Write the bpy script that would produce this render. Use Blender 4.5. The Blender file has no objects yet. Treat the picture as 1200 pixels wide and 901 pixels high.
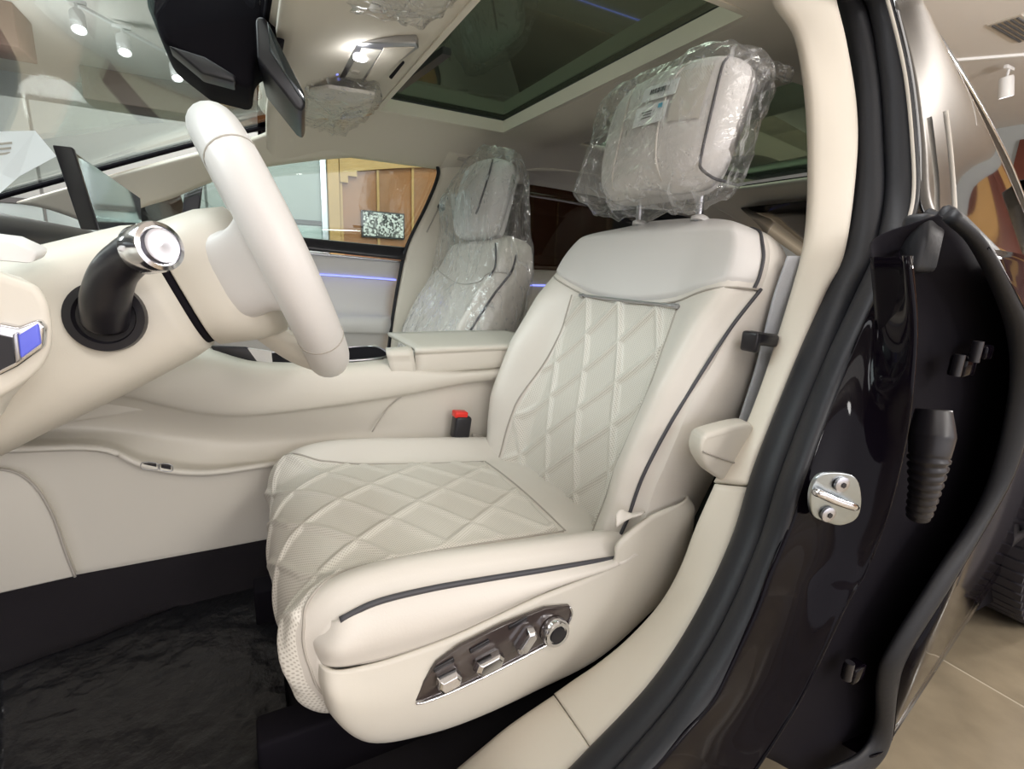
import bpy, bmesh, math, random
import numpy as np
from mathutils import Vector, Matrix, noise

random.seed(7)
scene = bpy.context.scene
col = scene.collection
# ------------------------------------------------------------------ camera
F = 583.55
RT = np.array([0.8881774, -0.45742695, 0.04360612])
UP = np.array([0.06661331, 0.2220734, 0.9727518])
FW = np.array([0.45464665, 0.86107142, -0.2277113])
CAM = np.array([0.0, 0.0, 1.05])
cd = bpy.data.cameras.new('camera'); cam = bpy.data.objects.new('camera', cd); col.objects.link(cam)
cd.sensor_width = 36.0; cd.lens = F / 1200 * 36; cd.clip_start = 0.02
cam.matrix_world = Matrix(((RT[0], UP[0], -FW[0], CAM[0]), (RT[1], UP[1], -FW[1], CAM[1]),
                           (RT[2], UP[2], -FW[2], CAM[2]), (0, 0, 0, 1)))
scene.camera = cam
# ------------------------------------------------------------------ world, lights, exposure
w = bpy.data.worlds.new('world'); scene.world = w; w.use_nodes = True
w.node_tree.nodes['Background'].inputs[0].default_value = (1.0, .965, 1.0, 1)
w.node_tree.nodes['Background'].inputs[1].default_value = 1.40
vs = scene.view_settings
vs.view_transform = 'Standard'; vs.look = 'None'; vs.exposure = 0.30; vs.gamma = 1.0; vs.use_curve_mapping = False
def area(name, loc, tgt, sx, sy, power, color=(1, .97, .93)):
    l = bpy.data.lights.new(name, 'AREA'); l.shape = 'RECTANGLE'; l.size = sx; l.size_y = sy; l.energy = power; l.color = color
    o = bpy.data.objects.new(name, l); col.objects.link(o); o.location = loc
    o.rotation_euler = (Vector(tgt) - Vector(loc)).to_track_quat('-Z', 'Y').to_euler()
    return o
area('ceiling_lamp_door_side', (-0.2, -1.5, 3.1), (0.3, 0.4, 0.6), 2.6, 1.0, 25, (1, .96, .93))
area('ceiling_lamp_over_roof', (0.5, 1.1, 3.15), (0.5, 1.1, 0), 2.4, 0.9, 45, (.96, .98, 1))
area('ceiling_lamp_bonnet', (-2.0, 1.2, 3.1), (0.2, 1.1, 0.8), 1.8, 1.8, 110, (.95, .97, 1))
area('ceiling_lamp_far_side', (0.8, 3.4, 3.15), (0.9, 3.9, 0.5), 2.5, 0.6, 55, (1, .95, .88))
area('ceiling_lamp_rear', (3.2, -3.4, 3.15), (3.2, -2.4, 0), 2.4, 0.9, 90, (1, .95, .88))
def fill_point(name, loc, power, size=.25, color=(1, .97, .94)):
    l = bpy.data.lights.new(name, 'POINT'); l.energy = power; l.shadow_soft_size = size; l.color = color
    o = bpy.data.objects.new(name, l); col.objects.link(o); o.location = loc
fill_point('fill_far_hall', (-1.5, 6.6, 2.3), 42); fill_point('fill_front_hall', (-3.9, 4.4, 2.3), 42); fill_point('fill_rear_hall', (5.2, -0.6, 2.2), 200); fill_point('fill_door_side', (1.2, -3.6, 2.2), 100); fill_point('fill_over_roof', (1.4, 1.6, 2.5), 60)  # unseen point lights added to brighten the showroom ceiling and walls, no pendant fittings

# ------------------------------------------------------------------ pixel helpers (1200x901 frame)
def ray(px, py):
    return RT * ((px - 600) / F) + UP * (-(py - 450.5) / F) + FW
def PY(px, py, y): d = ray(px, py); return CAM + d * (y / d[1])
def PX(px, py, x): d = ray(px, py); return CAM + d * (x / d[0])
def PZ(px, py, z): d = ray(px, py); return CAM + d * ((z - CAM[2]) / d[2])
def pys(pts, y):
    ys = y if isinstance(y, (list, tuple)) else [y] * len(pts)
    return [PY(p[0], p[1], q) for p, q in zip(pts, ys)]
A = lambda *v: np.array(v, float)
def sm(a, b, t): t = np.clip((t - a) / (b - a), 0, 1); return t * t * (3 - 2 * t)

# ------------------------------------------------------------------ materials
MATS = {}
def mat(name, color, rough=.5, metal=0, spec=.5, bump=0, bscale=200, cvar=0, vscale=6, coat=0, emit=0, trans=0, sheen=0, btype='noise', bdist=.002):
    m = bpy.data.materials.new(name); m.use_nodes = True; nt = m.node_tree; N = nt.nodes; L = nt.links
    p = N['Principled BSDF']; p.inputs['Base Color'].default_value = (*color, 1); p.inputs['Roughness'].default_value = rough
    p.inputs['Metallic'].default_value = metal; p.inputs['Specular IOR Level'].default_value = spec
    p.inputs['Coat Weight'].default_value = coat; p.inputs['Coat Roughness'].default_value = .05
    p.inputs['Sheen Weight'].default_value = sheen
    if emit: p.inputs['Emission Color'].default_value = (*color, 1); p.inputs['Emission Strength'].default_value = emit
    if bump or cvar:
        tc = N.new('ShaderNodeTexCoord')
        if cvar:
            n1 = N.new('ShaderNodeTexNoise'); n1.inputs['Scale'].default_value = vscale; n1.inputs['Detail'].default_value = 4
            L.new(tc.outputs['Object'], n1.inputs['Vector'])
            mx = N.new('ShaderNodeMixRGB'); mx.inputs[1].default_value = (*[c * (1 - cvar) for c in color], 1)
            mx.inputs[2].default_value = (*[min(1, c * (1 + cvar)) for c in color], 1)
            L.new(n1.outputs['Fac'], mx.inputs[0]); L.new(mx.outputs[0], p.inputs['Base Color'])
        if bump:
            if btype == 'voronoi':
                n2 = N.new('ShaderNodeTexVoronoi'); out = n2.outputs['Distance']
            else:
                n2 = N.new('ShaderNodeTexNoise'); out = n2.outputs['Fac']; n2.inputs['Detail'].default_value = 5
            n2.inputs['Scale'].default_value = bscale; L.new(tc.outputs['Object'], n2.inputs['Vector'])
            b = N.new('ShaderNodeBump'); b.inputs['Strength'].default_value = bump; b.inputs['Distance'].default_value = bdist
            L.new(out, b.inputs['Height']); L.new(b.outputs[0], p.inputs['Normal'])
    MATS[name] = m; return m
def glassy(name, tint, refl=.12, rough=.02, ior=1.5, bump=0, bscale=20, bdist=.01, gloss=(1, 1, 1), ramp=None):
    """thin pane or film: tinted transparency under a Fresnel gloss"""
    m = bpy.data.materials.new(name); m.use_nodes = True; nt = m.node_tree; N = nt.nodes; L = nt.links
    N.remove(N['Principled BSDF']); out = N['Material Output']
    tr = N.new('ShaderNodeBsdfTransparent'); tr.inputs[0].default_value = (*tint, 1)
    gl = N.new('ShaderNodeBsdfGlossy'); gl.inputs['Roughness'].default_value = rough; gl.inputs[0].default_value = (*gloss, 1)
    fr = N.new('ShaderNodeLayerWeight'); fr.inputs['Blend'].default_value = .5
    pw = N.new('ShaderNodeMath'); pw.operation = 'POWER'; pw.inputs[1].default_value = 5.0; L.new(fr.outputs['Facing'], pw.inputs[0])
    ad = N.new('ShaderNodeMath'); ad.operation = 'MULTIPLY_ADD'; ad.inputs[1].default_value = .9; ad.inputs[2].default_value = ((ior - 1) / (ior + 1)) ** 2 + refl; ad.use_clamp = True
    L.new(pw.outputs[0], ad.inputs[0])
    mx = N.new('ShaderNodeMixShader'); L.new(ad.outputs[0], mx.inputs[0]); L.new(tr.outputs[0], mx.inputs[1]); L.new(gl.outputs[0], mx.inputs[2])
    L.new(mx.outputs[0], out.inputs[0])
    if bump:
        tc = N.new('ShaderNodeTexCoord'); n = N.new('ShaderNodeTexNoise'); n.inputs['Scale'].default_value = bscale
        n.inputs['Detail'].default_value = 3; n.inputs['Distortion'].default_value = 1.2
        L.new(tc.outputs['Object'], n.inputs['Vector'])
        b = N.new('ShaderNodeBump'); b.inputs['Strength'].default_value = bump; b.inputs['Distance'].default_value = bdist
        L.new(n.outputs['Fac'], b.inputs['Height']); L.new(b.outputs[0], gl.inputs['Normal']); L.new(b.outputs[0], fr.inputs['Normal'])
    MATS[name] = m; return m
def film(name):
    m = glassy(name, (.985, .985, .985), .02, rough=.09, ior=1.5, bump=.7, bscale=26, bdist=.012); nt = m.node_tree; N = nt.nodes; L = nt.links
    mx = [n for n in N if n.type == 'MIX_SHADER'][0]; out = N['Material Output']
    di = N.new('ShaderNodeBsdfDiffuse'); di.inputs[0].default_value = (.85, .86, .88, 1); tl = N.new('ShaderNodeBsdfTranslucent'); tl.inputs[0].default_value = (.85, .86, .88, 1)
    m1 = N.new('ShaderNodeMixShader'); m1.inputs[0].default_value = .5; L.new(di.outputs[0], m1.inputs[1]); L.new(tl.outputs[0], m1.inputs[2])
    m2 = N.new('ShaderNodeMixShader'); m2.inputs[0].default_value = .10; tc = N.new('ShaderNodeTexCoord'); ns = N.new('ShaderNodeTexNoise'); ns.inputs['Scale'].default_value = 24; ns.inputs['Detail'].default_value = 6; ns.inputs['Distortion'].default_value = 2.5; mpp = N.new('ShaderNodeMapping'); mpp.inputs['Scale'].default_value = (1, 1, .45); L.new(tc.outputs['Object'], mpp.inputs[0]); L.new(mpp.outputs[0], ns.inputs['Vector']); mr = N.new('ShaderNodeMapRange'); mr.inputs[1].default_value = .52; mr.inputs[2].default_value = .74; mr.inputs[3].default_value = .05; mr.inputs[4].default_value = .55; L.new(ns.outputs['Fac'], mr.inputs[0]); L.new(mr.outputs[0], m2.inputs[0]); L.new(mx.outputs[0], m2.inputs[1]); L.new(m1.outputs[0], m2.inputs[2]); L.new(m2.outputs[0], out.inputs[0])  # bright crinkle highlights painted in as noisy pale streaks over the clear film
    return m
CREAM = mat('cream_leather', (.69, .655, .605), .42, bump=.12, bscale=420, bdist=.0008, cvar=.02)
SHOULDER = mat('pale_leather', (.68, .665, .655), .40, bump=.1, bscale=420, bdist=.0008)
PLAST = mat('cream_plastic', (.64, .61, .545), .45, bump=.1, bscale=600, bdist=.0005)
LINER = mat('headliner_cloth', (.72, .67, .585), .9, bump=.3, bscale=900, bdist=.0006)
TRIM = mat('pillar_trim', (.75, .70, .61), .5, bump=.1, bscale=700, bdist=.0005)
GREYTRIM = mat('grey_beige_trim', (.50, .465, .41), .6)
PIPE = mat('dark_piping', (.055, .055, .065), .5)
SEAM = mat('seam_line', (.42, .39, .35), .7)
RUB = mat('black_rubber', (.014, .015, .019), .5, spec=.35, bump=.15, bscale=150)
BLACKP = mat('black_plastic', (.014, .013, .017), .35)
BLACKM = mat('matt_black', (.006, .005, .008), .8, spec=.12)
PAINT = mat('black_car_paint', (.003, .002, .004), .06, spec=.10)
CHROME = mat('chrome', (.72, .72, .75), .14, metal=1)
SATIN = mat('satin_metal', (.50, .50, .53), .28, metal=1)
STEEL = mat('zinc_steel', (.42, .46, .48), .3, metal=1, cvar=.1, vscale=60)
DARKCH = mat('dark_gloss_panel', (.05, .038, .036), .22, coat=.6)
CARPET = mat('black_carpet', (.008, .006, .009), .95, bump=.6, bscale=900)
MATPL = mat('black_mat_under_film', (.010, .010, .012), .30, bump=.8, bscale=28, bdist=.008, spec=.4)
RED = mat('red_button', (.75, .03, .02), .35)
BELTM = mat('grey_belt', (.50, .52, .56), .7, bump=.3, bscale=500)
BLUE = mat('blue_light', (.22, .26, 1.0), .4, emit=1.5)
BLUELCD = mat('blue_panel', (.10, .12, .55), .3, emit=.35)
WHITEL = mat('white_lamp', (1, .95, 1.0), .4, emit=9)
PAPER = mat('white_paper', (.80, .84, .86), .7)
INK = mat('print_ink', (.04, .04, .05), .6)
CYAN = mat('cyan_print', (.05, .4, .6), .6)
SCREEN = mat('display_glass', (.02, .03, .035), .08, coat=1)
TYRE = mat('tyre_rubber', (.035, .032, .042), .75)
WINDG = glassy('windscreen_glass', (.86, .91, .90), .0, ior=1.45)
SIDEG = glassy('side_window_glass', (.72, .82, .80), .03)
ROOFG = glassy('green_roof_glass', (.285, .325, .29), .0, ior=1.4, gloss=(.75, 1, .8))
PRIV = glassy('privacy_glass', (.12, .12, .13), .0, ior=1.4)
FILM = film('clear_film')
# ------------------------------------------------------------------ mesh helpers
OFF = {}
def base_of(V):
    mn, mx = V.min(0), V.max(0); return A((mn[0] + mx[0]) / 2, (mn[1] + mx[1]) / 2, mn[2])
def mk(name, V, faces, m, parent=None, smooth=True, solid=0, bevel=0, subsurf=0, autos=None, offset=0.0):
    V = np.asarray(V, float); off = OFF[parent.name] if parent else base_of(V)
    me = bpy.data.meshes.new(name); me.from_pydata((V - off).tolist(), [], [tuple(int(i) for i in f) for f in faces]); me.update()
    bm = bmesh.new(); bm.from_mesh(me); bmesh.ops.recalc_face_normals(bm, faces=bm.faces)
    if bevel: bmesh.ops.bevel(bm, geom=[e for e in bm.edges if len(e.link_faces) == 2 and e.calc_face_angle(0) > .5], offset=bevel, segments=3, affect='EDGES', profile=.5)
    bm.to_mesh(me); bm.free()
    me.materials.append(m)
    if smooth: me.polygons.foreach_set('use_smooth', [True] * len(me.polygons))
    o = bpy.data.objects.new(name, me); col.objects.link(o)
    if parent: o.parent = parent
    else: o.location = off
    OFF[o.name] = off
    if solid:
        s = o.modifiers.new('solid', 'SOLIDIFY'); s.thickness = solid; s.offset = offset
    if subsurf:
        s = o.modifiers.new('sub', 'SUBSURF'); s.levels = s.render_levels = subsurf
    if autos is not None and smooth:
        me.set_sharp_from_angle(angle=math.radians(autos))
    return o
def thing(name, label, cat, loc, group=None):
    o = bpy.data.objects.new(name, None); col.objects.link(o); o.location = loc; o['label'] = label; o['category'] = cat
    if group: o['group'] = group
    OFF[o.name] = A(*loc); return o
def tag(o, label, cat, group=None):
    o['label'] = label; o['category'] = cat
    if group: o['group'] = group
    return o
def struct(o): o['kind'] = 'structure'; return o
def cr(P, n, closed=False):
    P = np.asarray(P, float); k = len(P)
    if closed: Q = np.vstack([P[-1:], P, P[:2]]); segs = k
    else: Q = np.vstack([2 * P[0] - P[1], P, 2 * P[-1] - P[-2]]); segs = k - 1
    t = np.linspace(0, segs, n, endpoint=not closed); i = np.minimum(t.astype(int), segs - 1); u = (t - i)[:, None]
    a, b, c, d = Q[i], Q[i + 1], Q[i + 2], Q[i + 3]
    return .5 * (2 * b + (c - a) * u + (2 * a - 5 * b + 4 * c - d) * u ** 2 + (3 * b - a - 3 * c + d) * u ** 3)
def gfaces(m, n, cu=False, cv=False, base=0):
    f = []
    for i in range(m if cu else m - 1):
        for j in range(n if cv else n - 1):
            i2, j2 = (i + 1) % m, (j + 1) % n
            f.append((base + i * n + j, base + i * n + j2, base + i2 * n + j2, base + i2 * n + j))
    return f
def gridmesh(name, G, m, parent=None, cv=False, caps=False, cu=False, uv=False, **k):
    G = np.asarray(G, float); a, b = G.shape[:2]; f = gfaces(a, b, cu, cv); V = G.reshape(-1, 3)
    if caps: f += [tuple(range(b)), tuple(range((a - 1) * b, a * b))]
    o = mk(name, V, f, m, parent, **k)
    if uv:
        du = np.linalg.norm(np.diff(G, axis=0), axis=2).mean(1); dv = np.linalg.norm(np.diff(G, axis=1), axis=2).mean(0)
        cu_ = np.concatenate([[0], np.cumsum(du)]); cv_ = np.concatenate([[0], np.cumsum(dv)]); cv_ = cv_ - cv_[-1] / 2
        lay = o.data.uv_layers.new(name='UVMap'); li = np.zeros(len(o.data.loops), int); o.data.loops.foreach_get('vertex_index', li)
        lay.data.foreach_set('uv', np.stack([cu_[li // b], cv_[li % b]], 1).ravel())
    return o
def surf(name, rows, m, parent=None, nu=30, nv=30, **k):
    R = np.array([cr(r, nv) for r in rows]); G = np.stack([cr(R[:, j], nu) for j in range(nv)], 1)
    return gridmesh(name, G, m, parent, **k)
def tubeV(pts, r, n=40, seg=10, closed=False, ratio=1.0, up=None):
    P = cr(pts, n, closed) if len(pts) > 2 else np.linspace(pts[0], pts[-1], n)
    rr = np.interp(np.linspace(0, 1, n), np.linspace(0, 1, len(r)), r) if isinstance(r, (list, tuple)) else np.full(n, r)
    T = np.roll(P, -1, 0) - np.roll(P, 1, 0) if closed else np.gradient(P, axis=0)
    T /= np.linalg.norm(T, axis=1)[:, None] + 1e-12
    u = A(*up) if up is not None else (A(0, 0, 1) if abs(T[0][2]) < .9 else A(1, 0, 0))
    th = np.linspace(0, 2 * np.pi, seg, endpoint=False); G = []
    nrm = u - T[0] * (u @ T[0]); nrm /= np.linalg.norm(nrm)
    for i in range(n):
        if up is not None: nrm = u
        nrm = nrm - T[i] * (nrm @ T[i]); nrm /= np.linalg.norm(nrm) + 1e-12; b = np.cross(T[i], nrm)
        G.append(P[i] + rr[i] * (np.cos(th)[:, None] * nrm + ratio * np.sin(th)[:, None] * b))
    return np.array(G)
def tube(name, pts, r, m, parent=None, n=40, seg=10, closed=False, ratio=1.0, up=None, **k):
    return gridmesh(name, tubeV([A(*p) for p in pts], r, n, seg, closed, ratio, up), m, parent, cv=True, cu=closed, caps=not closed, **k)
def band(name, L, Rr, t, m, parent=None, n=60, seg=16, power=1.0, ends=True, **k):
    """closed strip between two edge lines: elliptic section, thickness t"""
    L = cr(L, n); Rr = cr(Rr, n); c = (L + Rr) / 2; w = (Rr - L) / 2; T = np.gradient(c, axis=0); N = np.cross(T, w); N /= np.linalg.norm(N, axis=1)[:, None]
    th = np.linspace(0, 2 * np.pi, seg, endpoint=False); cs = np.sign(np.cos(th)) * abs(np.cos(th)) ** power; sn = np.sign(np.sin(th)) * abs(np.sin(th)) ** power
    G = c[:, None] + cs[None, :, None] * w[:, None] + t * sn[None, :, None] * N[:, None]
    return gridmesh(name, G, m, parent, cv=True, caps=True, **k)
def slab(name, pts, vec, m, parent=None, bevel=0, smooth_n=0, closed=True, **k):
    P = np.array(pts, float)
    if smooth_n: P = cr(P, smooth_n, True)
    n = len(P); V = np.vstack([P, P + A(*vec)]); f = [tuple(range(n)), tuple(range(2 * n - 1, n - 1, -1))]
    f += [(i, (i + 1) % n, n + (i + 1) % n, n + i) for i in range(n)]
    k.setdefault('autos', 40); return mk(name, V, f, m, parent, bevel=bevel, **k)
def box(name, c, s, m, parent=None, bevel=0, R=None, **k):
    c = A(*c); V = np.array([[x, y, z] for x in (-.5, .5) for y in (-.5, .5) for z in (-.5, .5)]) * A(*s)
    if R is not None: V = V @ np.asarray(R, float).T
    f = [(0, 1, 3, 2), (4, 6, 7, 5), (0, 4, 5, 1), (2, 3, 7, 6), (0, 2, 6, 4), (1, 5, 7, 3)]
    k.setdefault('autos', 40); return mk(name, V + c, f, m, parent, bevel=bevel, **k)
def lathe(name, c, axis, prof, m, parent=None, seg=32, up=(0, 0, 1), **k):
    ax = A(*axis); ax /= np.linalg.norm(ax); u = A(*up) if abs(ax @ A(*up)) < .95 else A(1, 0, 0); u = u - ax * (u @ ax); u /= np.linalg.norm(u); v = np.cross(ax, u)
    th = np.linspace(0, 2 * np.pi, seg, endpoint=False)
    G = [A(*c) + ax * h + max(r, 1e-4) * (np.cos(th)[:, None] * u + np.sin(th)[:, None] * v) for r, h in prof]
    k.setdefault('autos', 35); return gridmesh(name, G, m, parent, cv=True, caps=True, **k)
def frame(x, z):
    x = A(*x); x /= np.linalg.norm(x); z = A(*z); z = z - x * (z @ x); z /= np.linalg.norm(z); return np.stack([x, np.cross(z, x), z], 1)
# ================================================================== showroom
G0 = 0.10
TILE = mat('beige_stone_tile', (.33, .275, .195), .25, cvar=.32, vscale=11, bump=.05, bscale=40, spec=.5)
GROUT = mat('grout', (.50, .44, .34), .8)
WALLG = mat('grey_wall', (.42, .44, .44), .8)
CEIL = mat('showroom_ceiling', (.72, .69, .66), .9, cvar=.04, vscale=2)
WOOD = mat('orange_wood', (.30, .11, .028), .45, cvar=.35, vscale=4, bump=.1, bscale=30)
PINE = mat('pine_wood', (.50, .29, .10), .5, cvar=.15, vscale=5)
DWOOD = mat('dark_red_wood', (.13, .035, .02), .45, cvar=.3, vscale=4)
TEAL = mat('teal_grey_panel', (.30, .36, .36), .25, spec=.6)
DGREY = mat('dark_grey', (.10, .10, .105), .6)
LAMPW = mat('lamp_white', (.80, .80, .80), .4)
floor = struct(box('floor', (2, 2, G0 - .043), (18, 18, .084), GROUT, smooth=False))
tile0 = None
for i in range(-2, 10):
    for j in range(-4, 5):
        c = (i * .8 + .35, j * .8 + .18, G0 - .006)
        if tile0 is None:
            tile0 = box('tile', c, (.794, .794, .012), TILE, floor, bevel=.002)
            t0c = A(*c)
        else:
            o = tile0.copy(); col.objects.link(o); o.location = Vector(A(*c) - t0c)
struct(box('ceiling', (2, 2, 3.32), (18, 18, .1), CEIL, smooth=False))
struct(box('wall_back', (2, 9.6, 1.7), (18, .1, 3.2), WALLG, smooth=False))
wr = struct(box('wall_right', (9.6, 2, 1.7), (.1, 16, 3.2), WALLG, smooth=False))
p0 = {}
for j in range(22):
    c = A(9.5, -5.6 + j * .42, 1.58); k = j % 3 == 1
    if k not in p0: p0[k] = (box('plank', c, (.06, .41, 2.95), PINE if k else DWOOD, wr, bevel=.004), c)
    else: o = p0[k][0].copy(); col.objects.link(o); o.location = Vector(c - p0[k][1])
struct(box('wall_left', (-6.6, 2, 1.7), (.1, 16, 3.2), DGREY, smooth=False))
# timber partition beyond the passenger window
tp = thing('timber_partition', 'orange wooden plank partition in a pale pine frame, seen through the passenger window', 'partition', (2.3, 5.06, G0))
for k in range(9):
    xx = .80 + k * .335
    box('plank', (xx + .165, 5.06, 1.13), (.318, .03, 2.06), WOOD, tp, bevel=.004)
for zz in (1.50,):
    box('cross_rail', (2.3, 5.085, zz), (3.0, .02, .03), PINE, tp)
box('post', (.735, 5.04, 1.16), (.10, .07, 2.12), PINE, tp, bevel=.006)
box('post', (3.86, 5.04, 1.16), (.10, .07, 2.12), PINE, tp, bevel=.006)
# carved head board with stepped end and arched lower edge
hp = [(.79, 2.22), (.79, 1.74), (.86, 1.74), (.86, 1.80), (.94, 1.80), (.94, 1.85)]
hp += [(.94 + .08 * i, 1.85 + .14 * math.sin(min(1, i / 14) * math.pi / 2)) for i in range(1, 15)] + [(3.82, 1.99), (3.82, 2.22)]
slab('head_board', [A(x, 5.0, z) for x, z in hp], (0, .04, 0), PINE, tp, smooth=False)
for k in range(9): box('batten', (.80 + k * .335, 5.035, 1.1), (.022, .02, 2.0), PINE, tp)
pb = thing('mosaic_panel', 'small black and white speckled panel hung on the orange wooden partition', 'panel', (1.17, 5.02, 1.27))
a_, b_ = PY(425, 248, 5.02), PY(472, 279, 5.02)
MOS = mat('mosaic', (.5, .5, .5), .5)
nt = MOS.node_tree; v = nt.nodes.new('ShaderNodeTexVoronoi'); v.inputs['Scale'].default_value = 60; tc = nt.nodes.new('ShaderNodeTexCoord')
rp = nt.nodes.new('ShaderNodeValToRGB'); rp.color_ramp.elements[0].color = (.02, .02, .02, 1); rp.color_ramp.elements[1].color = (.75, .75, .72, 1); rp.color_ramp.elements[0].position = .40; rp.color_ramp.elements[1].position = .60
nt.links.new(tc.outputs['Object'], v.inputs['Vector']); nt.links.new(v.outputs['Color'], rp.inputs[0]); nt.links.new(rp.outputs[0], nt.nodes['Principled BSDF'].inputs['Base Color'])
cx, cz = (a_[0] + b_[0]) / 2, (a_[2] + b_[2]) / 2; wx, hz = b_[0] - a_[0], a_[2] - b_[2]
box('board', (cx, 5.005, cz), (wx, .02, hz), MOS, pb)
box('frame', (cx, 5.02, cz), (wx + .03, .02, hz + .03), BLACKP, pb)
# grey glazed partition left of it
gp = thing('grey_partition', 'grey teal panelled partition beside the pine post, seen past the steering wheel', 'partition', (-1.4, 5.1, G0))
for k in range(4):
    box('panel', (.25 - k * 1.05, 5.1, .73), (1.03, .03, 1.24), TEAL, gp, bevel=.005)
    box('glass_panel', (.25 - k * 1.05, 5.1, 1.73), (1.03, .02, .68), WALLG, gp, bevel=.005)
box('rail', (-1.33, 5.09, 1.37), (4.2, .05, .035), DGREY, gp)
box('post', (.655, 5.09, 1.1), (.05, .06, 2.0), SATIN, gp)
# ceiling rails, spotlights, beams
def rail(p, q, label):
    p, q = A(*p), A(*q); d = q - p; L = np.linalg.norm(d); return tag(box('track_rail', (p + q) / 2 + A(0, 0, .045), (L, .035, .035), LAMPW, R=frame(d, (0, 0, 1))), label, 'rail', 'ceiling track rails')
def spot(p, label, aim=(.25, -.1, -1), power=0):
    p = A(*p); t = thing('track_spotlight', label, 'spotlight', tuple(p - A(0, 0, .32)), 'white track spotlights')
    box('adapter', p + A(0, 0, -.012), (.16, .034, .03), LAMPW, t, bevel=.004)
    tube('stem', [p, p - A(0, 0, .12)], .012, LAMPW, t, n=4)
    a = A(*aim); a /= np.linalg.norm(a)
    lathe('can', p - A(0, 0, .11), a, [(0, -.02), (.05, -.02), (.058, .0), (.06, .17), (.052, .17), (.05, .15), (0, .145)], LAMPW, t)
    lathe('lens', p - A(0, 0, .11) + a * .146, a, [(0, 0), (.046, .0), (.046, .004), (0, .006)], WHITEL, t, seg=20)
rail((6.0, 3.43, 3.22), (7.6, 1.66, 3.22), 'white ceiling track rail above the rear of the car, holding one spotlight')
spot(PZ(1183, 78, 3.225), 'white track spotlight hanging beyond the rear door glass at the right')
rail((-1.6, 6.1, 3.22), (.6, 9.4, 3.22), 'white ceiling track rail seen through the windscreen')
for k, (px, py) in enumerate([(88, 0), (142, 30), (204, 64)]):
    t_ = PZ(px, py, 3.225); t_[1] = min(t_[1], 9.2)
    spot(t_, ['white track spotlight highest in the windscreen, nearest its top left', 'white track spotlight in the windscreen left of the mirror housing', 'white track spotlight just below the dark mirror housing'][k], aim=(.1, -.5, -1))
rail((3.6, 2.4, 3.22), (4.6, 1.9, 3.22), 'white ceiling track rail seen between headrest and door pillar')
spot((4.3, 2.05, 3.225), 'white track spotlight seen between the headrest and the door pillar')
vt = thing('ceiling_vent', 'small dark slotted vent in the pale showroom ceiling', 'vent', (6.1, 2.4, 3.25))
box('plate', (6.1, 2.4, 3.265), (.62, .22, .012), GREYTRIM, vt)
for k in range(5): box('slat', (6.1, 2.32 + k * .04, 3.255), (.56, .014, .014), DGREY, vt)
for k, (x, y, l, m_, lab) in enumerate([(-2.6, 7.2, 1.6, mat('brown_beam', (.15, .085, .065), .6), 'dark red timber ceiling beam seen through the windscreen'), (-.9, 8.9, 1.6, mat('grey_brown_beam', (.24, .19, .16), .6), 'grey brown timber ceiling beam nearest the mirror'), (-3.4, 8.6, 1.5, DGREY, 'grey ceiling bulkhead low in the windscreen')]):
    tag(box('ceiling_beam', (x, y, 3.08), (l, .5, .38), m_, bevel=.01), lab, 'beam')
# ================================================================== car body
YC = 1.125
car = thing('car_body', 'black car body with cream pillar trims, headliner, glass roof and rubber door seals', 'car', (1.0, YC, G0))
def yo(z): return float(np.interp(z, [.3, .6, .95, 1.05, 1.5], [.30, .275, .275, .30, .50]))   # outer skin of the driver side
# --- floor
fl = []
for x in np.linspace(-1.0, 2.6, 20):
    fl.append([A(x, .40, .47), A(x, .43, .40), A(x, .47, .385), A(x, .7, .385), A(x, .95, .385), A(x, 1.0, .40), A(x, 1.02, .49), A(x, 1.03, .60), A(x, 1.125, .62), A(x, 1.22, .60), A(x, 1.25, .385), A(x, 1.6, .385), A(x, 1.84, .40), A(x, 1.86, .5)])
gridmesh('floor_carpet', fl, CARPET, car, solid=.01)
slab('underbody', [A(-1.2, .45, .2), A(2.0, .45, .2), A(2.0, 1.8, .2), A(-1.2, 1.8, .2)], (0, 0, .1), BLACKM, car)
# --- headliner with the glass roof opening
ZC = 1.470; SX0, SX1, SY0, SY1 = .36, .745, .66, 1.55; RX0, RX1, RY0, RY1 = 1.03, 1.85, .80, 1.55
def ylo(x): return .52 + .20 * max(0, x - .85)
def ceil_z(x, y):
    z = ZC - (.10 if y > YC else .022) * sm(.42, .72, abs(y - YC))
    z -= .05 * sm(.30, .06, x)
    z -= .022 * math.exp(-((x - .88) / .085) ** 2)
    z -= .06 * sm(1.2, 1.9, x) + .10 * sm(1.85, 2.3, x)
    return z
xs = sorted(set([round(v, 4) for v in np.concatenate([np.linspace(.07, SX0, 12), np.linspace(SX0, SX1, 10), np.linspace(SX1, RX0, 14), np.linspace(RX0, RX1, 16), np.linspace(RX1, 2.3, 12)])]))
ys = sorted(set([round(v, 4) for v in np.concatenate([np.linspace(.59, SY0, 8), np.linspace(SY0, RY0, 4), np.linspace(RY0, SY1, 12), np.linspace(SY1, 1.80, 14)])]))
V = [A(x, y, ceil_z(x, y)) for x in xs for y in ys]; f = []
n = len(ys)
for i in range(len(xs) - 1):
    for j in range(n - 1):
        if ys[j] < ylo(xs[i]) + .04: continue
        if SX0 - 1e-3 <= xs[i] < SX1 - 1e-3 and SY0 - 1e-3 <= ys[j] < SY1 - 1e-3: continue
        if RX0 - 1e-3 <= xs[i] < RX1 - 1e-3 and RY0 - 1e-3 <= ys[j] < RY1 - 1e-3: continue
        f.append((i * n + j, i * n + j + 1, (i + 1) * n + j + 1, (i + 1) * n + j))
mk('headliner', V, f, LINER, car, solid=.012, offset=1)
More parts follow.
